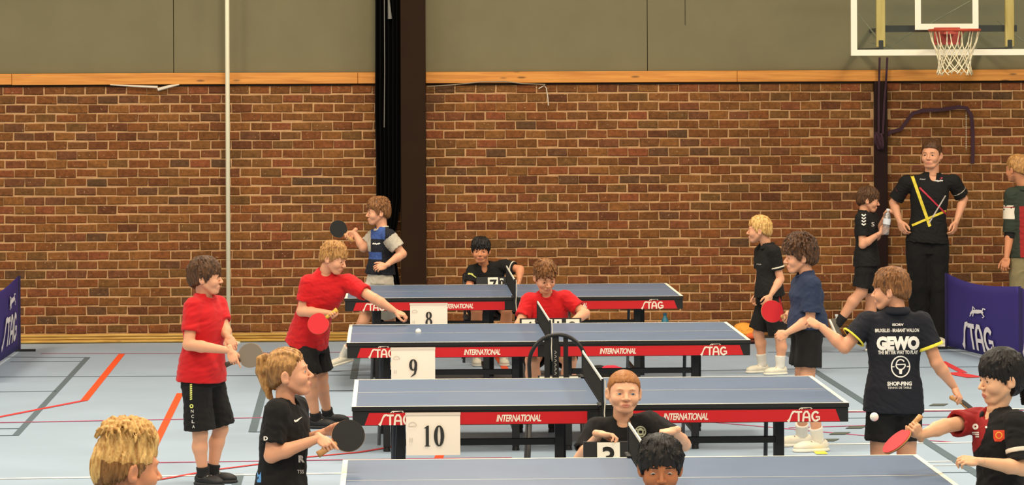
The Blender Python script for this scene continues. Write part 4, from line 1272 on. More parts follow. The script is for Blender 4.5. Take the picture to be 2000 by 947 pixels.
    # socks, shoes
    if sp.get('feet', True):
        for q in 'lr':
            kn, an = J[q + 'kn'], J[q + 'an']
            fd = np.array(sp.get(q + 'toe', fw_h), float); up_ = V(0, 0, 1)
            if q + 'tilt' in sp: up_ = nz(np.array(sp[q + 'tilt'], float))
            fd = nz(fd - up_ * (fd @ up_)); sd = np.cross(up_, fd)
            if not long_:
                u_ = nz(kn - an); shh = sp.get('sockh', .09)
                F = Field(); F.add(cone(an + u_ * shh * s, an, (.036 + .0875 * shh) * s + .003, .0385 * s), .01); F.add(cone(an, an - up_ * .03 * s + fd * .02, .038 * s, .035 * s), .01)
                F.disp = [wrinkles(4, .0012, .03)]
                F.cut(an + u_ * shh * s, u_)
                pt('sock', F.mesh(.006), sp.get('sock', whitecloth))
            b0 = an - up_ * .062 * s; k = s * sp.get('footk', 1.0)
            Rm = np.array([fd, sd, up_])
            F = Field()
            F.add(ell(b0 + fd * -.015 * k + up_ * .03 * k, (.052 * k, .036 * k, .042 * k), Rm), .02)
            F.add(ell(b0 + fd * .055 * k + up_ * .026 * k, (.075 * k, .04 * k, .032 * k), Rm), .03)
            F.add(ell(b0 + fd * .11 * k + up_ * .02 * k, (.05 * k, .041 * k, .024 * k), Rm), .03)
            F.add(cone(an + up_ * .0, b0 + up_ * .04 * k, .042 * s, .04 * s), .015)
            F.sub(cone(an - up_ * .005, an + up_ * .1, .041 * s, .06 * s), .006)
            F.cut(b0 + up_ * .008 * k, -up_)
            sh_ = pt('shoe', F.mesh(.006), sp.get('shoe', whiteshoe))
            F = Field()
            F.add(ell(b0 + fd * -.015 * k, (.058 * k, .041 * k, .03 * k), Rm), .01); F.add(ell(b0 + fd * .05 * k, (.085 * k, .042 * k, .03 * k), Rm), .03); F.add(ell(b0 + fd * .11 * k, (.055 * k, .046 * k, .03 * k), Rm), .03)
            F.cut(b0 + up_ * .012 * k, up_); F.cut(b0 - up_ * .008 * k, -up_)
            pt('sole', F.mesh(.006), sp.get('sole', whitesole), sh_)
            F = Field()
            for i in range(4):
                cc = b0 + fd * (.03 + .02 * i) * k + up_ * (.062 - .0075 * i) * k
                F.add(cone(cc - sd * .022 * k, cc + sd * .022 * k, .0045, .0045), .002)
            pt('laces', F.mesh(.0035), sp.get('lace', lacem), sh_)
    return ob

def split_regions(name, p, q, m, ob, root, regions, J, ends):
    """cut a garment into itself and the differently coloured parts sewn to it"""
    c = p[q].mean(1); own = np.zeros(len(q), int)
    for i, r in enumerate(regions):
        if r[2] == 'ring': continue
        if r[2] == 'arm':
            sh, el = J[r[3] + 'sh'], J[r[3] + 'el']; ax_ = el - sh; L_ = np.linalg.norm(ax_); t = (c - sh) @ ax_ / L_ ** 2
            dist = np.linalg.norm(c - sh - t[:, None] * ax_, axis=1)
            sel = (t >= r[4]) & (t <= r[5]) & (dist < r[6] if len(r) > 6 else dist < .085)
        else: sel = r[3](c)
        own[sel] = i + 1
    main = to_mesh(name, p, q[own == 0], m, ob, None, root)
    for i, r in enumerate(regions):
        if (own == i + 1).any():
            o = to_mesh(r[0], p, q[own == i + 1], r[1], main, None, root)
        if r[2] == 'ring':
            sh, el = J[r[3] + 'sh'], J[r[3] + 'el']; a = sh + (el - sh) * r[4]; b = sh + (el - sh) * r[5]; ax_ = nz(b - a); rr = r[6]
            F = Field(); F.add(cone(a, b, rr, rr), .002); F.cut(a, -ax_); F.cut(b, ax_); F.sub(cone(a - ax_ * .03, b + ax_ * .05, rr - .009, rr - .009), .001)
            g_ = F.mesh(.0042); to_mesh(r[0], g_[0], g_[1], r[1], main, None, root)
    return main

def print_on(sp, me, c, m, right=(1, 0, 0), up=(0, 0, 1), name='print', target='_shirt', off=.0028, sub=.02):
    """lay a flat xy mesh on a garment: c = pixel and depth offset of its centre, seen along the camera's way"""
    ob = sp[target]; root = Vector(sp['_root'])
    bm = B(); bm.from_mesh(me); bmesh.ops.triangulate(bm, faces=bm.faces)
    for _ in range(3):
        es = [e for e in bm.edges if e.calc_length() > sub]
        if not es: break
        bmesh.ops.subdivide_edges(bm, edges=es, cuts=1); bmesh.ops.triangulate(bm, faces=bm.faces)
    dg = bpy.context.evaluated_depsgraph_get()
    vs_ = [v.co.copy() for v in ob.data.vertices]; fs_ = [tuple(pp.vertices) for pp in ob.data.polygons]
    for ch in ob.children:
        if ch.name.split('.')[0] in ('print', 'collar', 'lanyard'): continue
        k = len(vs_); vs_ += [v.co.copy() for v in ch.data.vertices]; fs_ += [tuple(i + k for i in pp.vertices) for pp in ch.data.polygons]
    bv = BVHTree.FromPolygons(vs_, fs_)
    r, u = Vector(right).normalized(), Vector(up).normalized()
    c0 = P(c[0], c[1], sp['D'] - .6) - root
    fwd = (P(c[0], c[1], sp['D'] + 1) - P(c[0], c[1], sp['D'] - 1)).normalized()
    dead = []
    for v in bm.verts:
        o_ = c0 + r * v.co.x + u * v.co.y
        hit = bv.ray_cast(o_, fwd, 3)
        if hit[0] is None: dead.append(v)
        else: v.co = hit[0] - fwd * off
    bmesh.ops.delete(bm, geom=dead, context='VERTS')
    me2 = bpy.data.meshes.new(name); bm.to_mesh(me2); bm.free()
    return link(name, me2, ob, m)

# bats
def bat(label, C, yv, N, cols, handle):
    C = Vector(C); y = Vector(yv).normalized(); z = Vector(N); z = (z - y * z.dot(y)).normalized(); x = y.cross(z)
    M = Matrix(((x.x, y.x, z.x, C.x), (x.y, y.y, z.y, C.y), (x.z, y.z, z.z, C.z), (0, 0, 0, 1)))
    t = thing('table_tennis_bat', label, 'bat', C)
    rub = {'black': mat('rubber_black', S(20, 19, 19), .7, bump=.1, bscale=500), 'red': mat('rubber_red', S(214, 34, 44), .55), 'grey': mat('rubber_grey', S(124, 112, 98), .6)}
    wood = wood_mat_bat
    def disc(z0, z1, k, nm, m):
        bm = B(); n = 40
        pts = [(.0755 * k * math.cos(a), .079 * k * math.sin(a)) for a in [i * 2 * math.pi / n for i in range(n)]]
        pts = [(px, max(py, -.070 * k)) for px, py in pts]
        a = [bm.verts.new((px, py, z0)) for px, py in pts]; b = [bm.verts.new((px, py, z1)) for px, py in pts]
        bm.faces.new(a[::-1]); bm.faces.new(b)
        for i in range(n): bm.faces.new((a[i], a[(i + 1) % n], b[(i + 1) % n], b[i]))
        bmesh.ops.transform(bm, matrix=M, verts=bm.verts); return obj_bm(nm, fixn(bm), m, t)
    disc(-.003, .003, 1.0, 'blade', wood)
    disc(.003, .0062, .985, 'rubber_sheet', rub[cols[0]]); disc(-.0062, -.003, .985, 'rubber_sheet', rub[cols[1]])
    bm = B(); secs = [(-.066, .013, .0075), (-.08, .0135, .011), (-.11, .0135, .0115), (-.14, .0145, .0118), (-.168, .017, .0125)]
    rings = []
    for yy, a, b in secs: rings.append([bm.verts.new((a * math.cos(q), yy, b * math.sin(q))) for q in [i * 2 * math.pi / 14 for i in range(14)]])
    for r0, r1 in zip(rings[:-1], rings[1:]):
        for i in range(14): bm.faces.new((r0[i], r0[(i + 1) % 14], r1[(i + 1) % 14], r1[i]))
    bm.faces.new(rings[0]); bm.faces.new(rings[-1])
    bmesh.ops.transform(bm, matrix=M, verts=bm.verts)
    obj_bm('handle', fixn(bm), {'wood': wood, 'yellow': mat('handle_yellow', S(214, 170, 66), .5), 'dark': mat('handle_dark', S(70, 54, 40), .5)}[handle], t, smooth=True)
    return t
wood_mat_bat = mat('bat_wood', S(190, 140, 84), .5, noise=.1, nscale=30, stretch=(1, 8, 1))
whitecloth = mat('sock_white', S(226, 220, 208), .9); whiteshoe = mat('shoe_white', S(224, 216, 196), .6, noise=.08, nscale=14)
whitesole = mat('sole_white', S(232, 226, 210), .6); lacem = mat('lace_grey', S(150, 142, 128), .8)
blackshoe = mat('shoe_black', S(26, 26, 28), .6); blacksole = mat('sole_black', S(40, 40, 42), .6); blacksock = mat('sock_black', S(30, 29, 29), .9)
# ============================================================ the people
tshirt_red = mat('tshirt_red', S(194, 9, 17), .85, noise=.06, nscale=6, bump=.1, bscale=260, sheen=.1)
cl_black = mat('cloth_black', S(19, 17, 16), .9, noise=.1, nscale=8, bump=.1, bscale=260)
cl_navy = mat('cloth_navy', S(40, 50, 76), .9, noise=.06, nscale=8, bump=.1, bscale=260)
cl_dnavy = mat('cloth_dark_navy', S(19, 21, 31), .85, noise=.06, nscale=8, bump=.1, bscale=260)
cl_white = mat('cloth_white', S(226, 214, 194), .9, noise=.05, nscale=8)
cl_grey = mat('cloth_grey', S(186, 176, 158), .9, noise=.05, nscale=8)
cl_yellow = mat('cloth_yellow', S(240, 222, 70), .8); cl_dred = mat('cloth_dark_red', S(150, 30, 30), .85, noise=.06, nscale=8)
cl_blue = mat('cloth_blue', S(54, 80, 142), .85); cl_green = mat('cloth_green', S(44, 52, 40), .9, noise=.08, nscale=8)
cl_khaki = mat('cloth_khaki', S(140, 128, 92), .9, noise=.1, nscale=6)
cl_trouser = mat('cloth_trouser', S(13, 12, 11), .9, noise=.1, nscale=6)
pr_white = mat('print_pale', S(236, 230, 220), .7); pr_yel = mat('print_yellow', S(226, 226, 120), .7); pr_dim = mat('print_dim', S(150, 146, 140), .7)
pr_red = mat('print_red', S(220, 70, 40), .7)
def hmat(n, a, b):
    m = mat('hair_' + n, a, .55, spec=.35)
    if not m.get('done'):
        m['done'] = 1; nt = m.node_tree; p = nt.nodes['Principled BSDF']
        tc = nt.nodes.new('ShaderNodeTexCoord'); mp = nt.nodes.new('ShaderNodeMapping'); mp.inputs['Scale'].default_value = (1, 1, .35)
        ns = nt.nodes.new('ShaderNodeTexNoise'); ns.inputs['Scale'].default_value = 75; ns.inputs['Detail'].default_value = 4
        r = nt.nodes.new('ShaderNodeValToRGB'); r.color_ramp.elements[0].position = .35; r.color_ramp.elements[1].position = .65
        r.color_ramp.elements[0].color = a; r.color_ramp.elements[1].color = b
        nt.links.new(tc.outputs['Object'], mp.inputs[0]); nt.links.new(mp.outputs[0], ns.inputs[0]); nt.links.new(ns.outputs['Fac'], r.inputs[0]); nt.links.new(r.outputs[0], p.inputs['Base Color'])
        bp = nt.nodes.new('ShaderNodeBump'); bp.inputs['Strength'].default_value = .5; bp.inputs['Distance'].default_value = .004
        nt.links.new(ns.outputs['Fac'], bp.inputs['Height']); nt.links.new(bp.outputs[0], p.inputs['Normal'])
    return m
h_blond = hmat('blond', S(166, 118, 60), S(230, 188, 116)); h_dblond = hmat('dark_blond', S(130, 88, 46), S(196, 146, 84))
h_brown = hmat('brown', S(54, 34, 18), S(98, 64, 34)); h_lbrown = hmat('light_brown', S(92, 58, 30), S(146, 98, 54))
h_black = hmat('black', S(10, 8, 7), S(28, 21, 16)); h_ginger = hmat('ginger', S(140, 88, 44), S(172, 114, 60))
h_brownish = hmat('cropped', S(116, 78, 40), S(160, 114, 64)); h_curl = hmat('curly', S(44, 28, 16), S(100, 66, 40))
br_fair = mat('brow_fair', S(188, 130, 92), .8)
PEOPLE = {}
def make(key, **sp):
    person(sp); PEOPLE[key] = sp; return sp
TOUSLE = dict(t=.014, top=.014, line=(.05, .035, -.004, -.03, .022, -.035, -.072), ridge=.0036, locks=(170, .05, .006), mess=.4, lift=.12, seed=3)
FRINGE = dict(t=.013, top=.012, line=(.022, .022, -.01, -.035, .004, -.045, -.078), ridge=.003, freq=30, locks=(110, .06, .0058), mess=.22, lift=.02, seed=5)
CROP = dict(t=.0055, top=.009, line=(.066, .058, .03, -.015, .026, -.022, -.058), ridge=.0014, freq=60, seed=2, hn=.3)

# 1 blond boy, lower left
make('blond', D=9.2, H=1.56, face=20, pel=(232, 1345), nb=(232, 1004), head=(252, 912, 0, 24), pitch=6, hs=.95, skin='tan', hairmat=h_blond, iris='blue',
     hair=dict(t=.012, top=.03, under=True, line=(.05, .035, -.004, -.03, .022, -.035, -.072), ridge=.004, locks=(300, .05, .0068), mess=.8, lift=.22, seed=11), hair_low=('cropped_side', h_brownish, .02),
     shirt=cl_navy, shorts=cl_black, browmat=br_fair, label='blond tousled boy at the lower left, only his head in view')

# 2 boy in red with dark hair, at the left
make('red_left', D=19.9, H=1.47, face=-37, hipface=-30, pel=(394, 722), nb=(399, 577), head=(403, 541, -.02, -6), pitch=2, hs=.98, skin='fair', hairmat=h_brown,
     rsh=(379, 600, -.09), lsh=(424, 596, .09), rel=(368, 673, -.16), lel=(440, 645, .0), lwr=(444, 656, -.05),
     rhand=dict(pose='point', bat=dict(C=(489, 694, -.28), E=(432, 716, -.26), N=(.1, -1, .25), col=('grey', 'red'), label='grey faced bat held by the dark haired boy in red', handle='dark', grip=.105)),
     lhand=dict(pose='relaxed', dir=(.45, -.2, -.6), palm=(.3, .2, -.8)),
     rkn=(391, 848, -.05), ran=(397, 928, -.02), lkn=(431, 838, .1), lan=(415, 926, .1), rtoe=(.8, -.6, 0), ltoe=(1, -.1, 0),
     hair=dict(FRINGE, seed=8, t=.017, top=.016, line=(.03, .024, -.01, -.035, .004, -.045, -.078)), shirt=tshirt_red, shorts=cl_black, depth=1.12, width=1.02, hem=.072, seed=4,
     sock=blacksock, sockh=.05, shoe=blackshoe, sole=blacksole, leglen=.92, legw=1.04, leg=.88, label='dark haired boy in a red shirt holding a bat by the white pole')

# 3 boy with ponytail
ponytail = [cone((0, .10, .10), (0, .125, .09), .016, .018), cone((0, .125, .09), (.004, .132, .03), .02, .026), cone((.004, .132, .03), (.0, .118, -.05), .026, .022), cone((0, .118, -.05), (-.004, .10, -.125), .02, .007),
            cone((.008, .13, .0), (.014, .112, -.12), .014, .005), cone((-.008, .13, .0), (-.014, .118, -.10), .014, .005)]
braids = []
for i in range(5):
    bx = (i - 2) * .024
    for k in range(7):
        t0 = k / 6; an = -.9 + 2.1 * t0
        braids.append(cone((bx * (1 - .5 * t0) - .003, .016 + .092 * math.sin(an), .036 + .086 * math.cos(an) - abs(bx) * .35), (bx * (1 - .5 * t0) + .003, .016 + .094 * math.sin(an + .22), .036 + .086 * math.cos(an + .22) - abs(bx) * .35), .0115, .0095))
make('ponytail', D=14.7, H=1.36, face=-28, hipface=-20, pel=(546, 985), nb=(557, 786), head=(566, 729, 0, -6), pitch=-9, hs=1.0, skin='fair', hairmat=h_dblond, iris='blue', neck=.046,
     rsh=(541, 803, -.11), lsh=(577, 796, .12), rel=(530, 890, -.15), lel=(583, 868, .12),
     rhand=dict(pose='point', bat=dict(C=(680, 851, -.14), E=(624, 886, -.2), N=(-.25, -1, .12), col=('black', 'red'), label='black faced bat held by the boy with a ponytail', handle='wood', grip=.11)),
     lwr=(635, 843, -.02), lhand=dict(pose='relaxed', dir=(.9, -.1, .25), palm=(.2, -.6, -.5)),
     hair=dict(t=.004, top=.004, line=(.062, .05, .0, -.02, .022, -.03, -.066), ridge=.0012, freq=50, extra=ponytail + braids, seed=4), hair_low=('cropped_side', h_brownish, .045), face_o=dict(jaw=1.0, cheek=1.02),
     shirt=cl_black, shorts=cl_black, depth=1.12, width=.98, hem=.12, seed=14, sleeve=.72, sleevew=1.12, feet=True, shoe=blackshoe, browmat=br_fair, label='boy with braided blond ponytail in a black shirt holding a black bat')

# 4 boy in red leaning with outstretched arm
make('red_lean', D=23.0, H=1.5, face=-72, hipface=-40, pel=(602, 658, .05), nb=(636, 531, -.08), head=(653, 504, -.12, -24), pitch=20, roll=0, hs=.97, skin='fair', hairmat=h_dblond,
     rsh=(603, 553, -.1), lsh=(680, 552, -.06), rel=(589, 608, -.12), lel=(731, 583, -.2), lwr=(772, 608, -.22), lhand=dict(pose='cup', dir=(.9, -.05, -.35), palm=(-.2, .3, -.9)),
     rhand=dict(pose='grip', bat=dict(C=(622, 632, -.32), E=(664, 600, -.3), N=(.42, -.74, .5), col=('red', 'black'), label='red faced bat with a yellow handle held by the leaning boy in red', handle='yellow', grip=.13), x=(.6, -.5, .3)),
     rkn=(607, 745, -.05), ran=(617, 823, 0), lkn=(628, 735, .15), lan=(640, 812, .3), rtoe=(.95, -.25, 0), ltoe=(1, 0, 0),
     hair=dict(FRINGE, seed=6, line=(.03, .03, -.005, -.03, .01, -.035, -.07)), shirt=tshirt_red, shorts=cl_black, width=1.0, depth=1.05, hem=.055, leg=.88, seed=8, sock=blacksock, sockh=.045, shoe=blackshoe, sole=blacksole, bend=(-.02, 0, 0),
     label='blond boy in a red shirt stretching his arm over the table with sign 9')

# 5 boy in navy vest playing at the far left
make('vest', D=27.3, H=1.5, face=-168, hipface=-172, pel=(743, 530), nb=(746, 445), head=(737, 414, 0, -166), pitch=4, hs=.97, skin='fair', hairmat=h_lbrown,
     lsh=(760, 462, -.13), rsh=(731, 462, .13), lel=(786, 496, -.15), lwr=(754, 518, -.22), lhand=dict(pose='relaxed', dir=(-.9, -.1, -.25), palm=(.2, .8, -.3)),
     rel=(710, 484, .1), rhand=dict(pose='grip', bat=dict(C=(661, 447, .1), E=(690, 472, .1), N=(.1, -1, .1), col=('black', 'red'), label='black faced bat raised by the boy in the navy vest', handle='wood')),
     rkn=(708, 632, -.1), ran=(672, 694, .0), lkn=(764, 640, .15), lan=(780, 700, .1), rtoe=(-.95, -.2, -.25), ltoe=(-1, 0, 0), rtilt=(-.25, 0, .95),
     hair=dict(TOUSLE, seed=21, t=.016, top=.02), shirt=cl_dnavy, shorts=cl_white, depth=1.0, hem=.02, legw=.95, sleevew=1.15, leglen=.76, leg=.9,
     bandmat=cl_grey, regions=[('sleeve', cl_grey, 'arm', 'l', .04, 1.2, .074), ('sleeve', cl_grey, 'arm', 'r', .04, 1.2, .074),
              ('yoke', cl_blue, 'f', lambda c: (c[:, 2] > P(740, 466, 27.3).z) & (c[:, 0] < P(752, 470, 27.3).x)),
              ('chest_band', cl_blue, 'f', lambda c: (c[:, 2] < P(740, 491, 27.3).z) & (c[:, 2] > P(740, 505, 27.3).z) & (c[:, 0] < P(746, 470, 27.3).x)),
              ('placket', cl_grey, 'f', lambda c: (c[:, 0] < P(724, 470, 27.3).x) & (c[:, 2] > P(740, 491, 27.3).z))],
     label='boy in a navy vest and white shorts swinging a black bat')

# 6 boy in black behind the farthest table
make('umpire_far', D=28.1, H=1.42, face=-88, pel=(946, 588, .1), nb=(945, 517, -.04), head=(939, 489, -.1, -96), pitch=6, hs=.96, skin='tan', hairmat=h_black,
     rsh=(924, 530, -.04), lsh=(984, 520, -.02), rel=(916, 562, -.1), lel=(1016, 526, -.1), lwr=(1014, 549, -.18), rwr=(940, 574, -.32),
     lhand=dict(pose='relaxed', dir=(-.1, -.3, -1), palm=(-1, 0, 0)), rhand=dict(pose='relaxed', dir=(.6, -.6, -.2), palm=(.2, .2, -1)),
     rkn=(931, 604, -.42), lkn=(990, 604, -.42), ran=(931, 712, -.3), lan=(984, 712, -.3), hair=dict(FRINGE, seed=17, t=.012), collar=cl_black, crew=False,
     shirt=cl_black, shorts=cl_black, legw=1.0, leglen=.8, hem=.03, regions=[('sleeve_stripe', cl_white, 'ring', 'l', .52, .58, .062)],
     label='dark haired boy in a black polo sitting behind the farthest table')

# 7 boy in red behind the second table
make('umpire_red', D=24.1, H=1.5, face=-88, pel=(1069, 676, .08), nb=(1067, 573, -.03), head=(1065, 541, -.1, -72), pitch=28, roll=-4, hs=.98, skin='fair', hairmat=h_lbrown,
     rsh=(1034, 588, -.02), lsh=(1104, 583, -.02), rel=(1014, 634, -.12), lel=(1143, 612, -.1), rwr=(1045, 634, -.34), lwr=(1116, 629, -.3),
     lhand=dict(pose='cup', dir=(-.8, -.5, 0), palm=(0, .2, -1)), rhand=dict(pose='cup', dir=(.6, -.7, 0), palm=(0, .2, -1)),
     rkn=(1040, 703, -.42), lkn=(1112, 703, -.42), ran=(1044, 800, -.3), lan=(1108, 800, -.3), hair=dict(TOUSLE, seed=31, t=.011, top=.024, line=(.055, .045, .0, -.025, .024, -.03, -.06)), hem=.03,
     shirt=tshirt_red, shorts=cl_black, leglen=.7, width=1.06, seed=18, label='boy in a red shirt looking down behind the table with sign 9')

# 8 boy in black behind the nearest table
make('umpire_black', D=16.4, H=1.42, face=-84, pel=(1222, 938, .08), nb=(1217, 822, -.02), head=(1219, 766, -.06, -87), pitch=0, roll=2, hz=.91, hw=1.08, hs=1.0, skin='pale', hairmat=h_ginger, iris='blue', gaze=(.22, 0),
     rsh=(1166, 838, -.03), lsh=(1268, 826, -.02), rel=(1134, 896, -.12), lel=(1336, 868, -.12), rwr=(1172, 847, -.38), lwr=(1316, 840, -.36),
     rhand=dict(pose='cup', dir=(.85, -.25, -.08), palm=(.2, -.3, -1)), lhand=dict(pose='fist', dir=(-.9, -.35, -.1), palm=(.1, .2, -1)),
     rkn=(1180, 985, -.42), lkn=(1262, 985, -.42), ran=(1182, 1110, -.3), lan=(1260, 1110, -.3), hair=dict(CROP, seed=7), face_o=dict(cheek=1.05, jaw=.92, ear=1.15, mouth=.0026, nose=1.1), browmat=br_fair, hem=.03,
     shirt=cl_black, shorts=cl_black, seed=28, width=1.0, sleeve=.74, sleevew=1.15, neck=.048, label='short haired boy in a black shirt sitting behind the nearest table')

# 9 dark boy at the bottom
make('umpire_near', D=12.6, H=1.42, face=-90, pel=(1290, 1225, .06), nb=(1290, 984, -.0), head=(1290, 913, -.04, -92), pitch=10, hs=1.0, skin='brown', hairmat=h_black, gaze=(0, -.5),
     rkn=(1245, 1265, -.42), lkn=(1335, 1265, -.42), ran=(1248, 1425, -.3), lan=(1332, 1425, -.3), hair=dict(FRINGE, seed=41, t=.013, top=.014, line=(.036, .012, -.008, -.03, .004, -.04, -.075)), face_o=dict(eye=.0030, cheek=1.0), hem=.03,
     shirt=cl_navy, shorts=cl_black, seed=38, label='black haired boy at the bottom edge, only his head in view')

# 10 blond boy at the far right end
make('blond_right', D=26.9, H=1.42, face=158, hipface=170, pel=(1502, 566), nb=(1496, 477), head=(1482, 449, 0, 168), pitch=2, hs=.98, skin='fair', hairmat=h_blond, iris='blue',
     lsh=(1511, 492, -.1), rsh=(1487, 492, .12), lel=(1524, 545, -.1), lwr=(1505, 577, -.18), lhand=dict(pose='relaxed', dir=(-.45, -.1, -.85), palm=(-.3, .9, 0)),
     rel=(1484, 540, .16), rwr=(1478, 576, .1), rkn=(1481, 651, .1), ran=(1489, 713, .12), lkn=(1524, 660, -.06), lan=(1524, 721, -.05), rtoe=(-.9, -.3, 0), ltoe=(-.9, -.3, 0),
     hair=dict(t=.011, top=.014, line=(.05, .045, .0, -.03, .02, -.03, -.065), ridge=.0022, freq=36, locks=(60, .04, .005), mess=.2, lift=.1, seed=9), collar=cl_black, crew=False,
     shirt=cl_black, shorts=cl_black, regions=[('sleeve_stripe', cl_white, 'ring', 'l', .54, .59, .0625)], depth=1.05, hem=.055, leglen=.9, leg=.88, sockh=.10, browmat=br_fair, short_regions=[('side_panel', cl_dred, 'f', lambda c: (c[:, 1] < P(1510, 590, 26.9).y - .09) & (c[:, 0] > P(1518, 590, 26.9).x) & (c[:, 2] > P(1510, 625, 26.9).z))],
     label='blond boy in a black polo and white socks at the far right table end')

# 11 curly boy
make('curly', D=21.5, H=1.48, face=-172, hipface=-175, pel=(1577, 622), nb=(1574, 533), head=(1560, 501, 0, -174), pitch=6, hs=.98, skin='fair', hairmat=h_curl,
     lsh=(1586, 557, -.11), rsh=(1563, 556, .12), lel=(1582, 624, -.14), lwr=(1537, 650, -.2), lhand=dict(pose='fist', dir=(-.85, -.1, -.4), palm=(0, 1, -.2)),
     rel=(1572, 616, .14), rhand=dict(pose='grip', bat=dict(C=(1508, 608, .08), E=(1547, 628, .1), N=(.12, -1, .1), col=('red', 'black'), label='round red faced bat held by the curly haired boy', handle='wood', grip=.125), x=(-.3, -.7, -.5)),
     rkn=(1566, 742, .1), ran=(1566, 824, .3), lkn=(1577, 748, -.1), lan=(1598, 842, .0), rtoe=(-1, -.1, 0), ltoe=(-.98, -.2, 0),
     hair=dict(t=.027, top=.03, quiff=.022, line=(.042, .028, -.004, -.03, .018, -.045, -.078), ridge=.0065, freq=20, locks=(300, .034, .0072), mess=1.4, lift=.4, seed=51), face_o=dict(nose=1.08),
     shirt=cl_navy, shorts=cl_black, depth=1.06, hem=.065, leg=.9, seed=44, sleeve=.8, sleevew=1.25, sockh=.10, leglen=.74, footk=1.12, label='curly haired boy in a navy shirt holding a red bat')

# 12 boy seen from behind
make('back', D=18.1, H=1.48, face=100, pel=(1746, 775), nb=(1752, 603), head=(1738, 566, .02, 158), pitch=4, hs=1.02, skin='fair', hairmat=h_lbrown,
     lsh=(1694, 629, .03), rsh=(1799, 630, 0), lel=(1650, 678, .0), lwr=(1601, 636, .05), lhand=dict(pose='fist', dir=(-.8, .1, .35), palm=(-.1, .6, -.7)),
     rel=(1829, 708, -.02), rhand=dict(pose='grip', bat=dict(C=(1889, 793, .1), E=(1846, 770, -.06), N=(.44, -.3, .85), col=('black', 'black'), label='bat held edge on by the boy in the dark navy shirt', handle='wood', grip=.125), x=(.6, -.1, -.8)),
     hair=dict(FRINGE, seed=61, t=.012, top=.015, line=(.05, .04, -.005, -.03, .012, -.03, -.062)), collar=cl_dnavy, crew=False,
     shirt=cl_dnavy, shorts=cl_black, seed=48, width=1.06, hem=.085, sleeve=.62, sleevew=1.2, regions=[('cuff', cl_yellow, 'ring', 'l', .575, .635, .0765), ('cuff', cl_yellow, 'ring', 'r', .56, .635, .0765)], leglen=.62,
     label='boy seen from behind in a dark navy shirt with yellow cuffs')

# 13 boy with the bottle
make('bottle', D=28.9, H=1.45, face=-18, hipface=-10, pel=(1692, 506), nb=(1688, 413), head=(1697, 390, 0, -6), pitch=12, hs=.97, skin='fair', hairmat=h_brown,
     rsh=(1683, 428, -.11), lsh=(1702, 426, .1), rel=(1685, 478, -.14), rwr=(1719, 455, -.2), rhand=dict(pose='cup', dir=(.85, 0, .5), palm=(.3, .8, .2)), lel=(1712, 462, .1), lwr=(1728, 424, -.1), lhand=dict(pose='cup', dir=(.4, -.3, .7), palm=(.3, -.8, -.2)),
     rkn=(1683, 570, -.06), ran=(1637, 632, -.02), lkn=(1702, 580, .1), lan=(1704, 650, .12), rtoe=(-.2, -.1, -.9), ltoe=(1, 0, 0), rtilt=(.85, 0, .35),
     hair=dict(FRINGE, seed=71, t=.014), shirt=cl_black, shorts=cl_black, depth=.98, hem=.06, sock=blacksock, shoe=mat('shoe_grey', S(96, 90, 80), .7), footk=1.0, seed=68,
     label='boy in black drinking kit carrying a clear bottle beside the brown post')

# 14 man in black
make('man', D=29.6, H=1.9, face=-104, hipface=-95, pel=(1811, 468), nb=(1820, 340), head=(1819, 302, -.03, -116), pitch=2, hs=1.13, skin='fair', hairmat=h_brown, neck=.047, build=.94, arm=.86,
     rsh=(1771, 357, -.02), lsh=(1862, 356, -.0), rel=(1745, 396, .06), lel=(1882, 388, .06), rwr=(1757, 432, -.06), lwr=(1868, 432, -.06), rhand=dict(pose='relaxed', dir=(.3, -.2, -.9), palm=(.8, .5, 0)), lhand=dict(pose='relaxed', dir=(-.25, -.2, -.9), palm=(-.8, .5, 0)),
     rkn=(1793, 560, -.03), lkn=(1832, 560, -.03), ran=(1796, 646, 0), lan=(1831, 648, -.05), rtoe=(-.2, -1, 0), ltoe=(.1, -1, 0), face_o=dict(jaw=1.15, cheek=1.04),
     hair=dict(CROP, seed=81, t=.008, top=.012), collar=cl_black, crew=False, shirt=cl_black, shorts=cl_trouser, trousers=True, hem=.02, seed=78, sleeve=.8, sleevew=1.1,
     regions=[('sleeve_stripe', mat('stripe_red', S(150, 40, 50), .8), 'ring', 'r', .40, .47, .0685), ('sleeve_stripe', cl_grey, 'ring', 'l', .5, .55, .071)], label='tall man in black with yellow tape straps standing at the wall')

# 15 man at the right edge
make('edge_man', D=28.8, H=1.78, face=112, pel=(2010, 500), nb=(2000, 366), head=(1985, 330, 0, 128), pitch=4, hs=1.06, skin='tan', hairmat=h_dblond,
     lsh=(1977, 382, -.02), rsh=(2040, 384, 0), lel=(1975, 446, -.03), lwr=(1966, 503, -.08), lhand=dict(pose='relaxed', dir=(-.2, -.1, -.95), palm=(.4, .7, 0)),
     hair=dict(CROP, seed=91, t=.012, top=.012), shirt=cl_green, shorts=cl_khaki, trousers=True, hem=.0, seed=88, sleeve=1.12, collar=cl_green, crew=False,
     regions=[('sleeve_band', cl_white, 'ring', 'l', .3, .72, .0765), ('sleeve_stripe', cl_dred, 'ring', 'l', .34, .37, .079), ('sleeve_band', cl_white, 'ring', 'r', .3, .72, .0765), ('elbow_sleeve', cl_black, 'ring', 'l', .98, 1.3, .062), ('lower_body', cl_dred, 'f', lambda c: (c[:, 2] < P(1990, 402, 28.8).z) & (c[:, 0] > P(1986, 402, 28.8).x))],
     label='man in a green and red rugby shirt at the right edge')

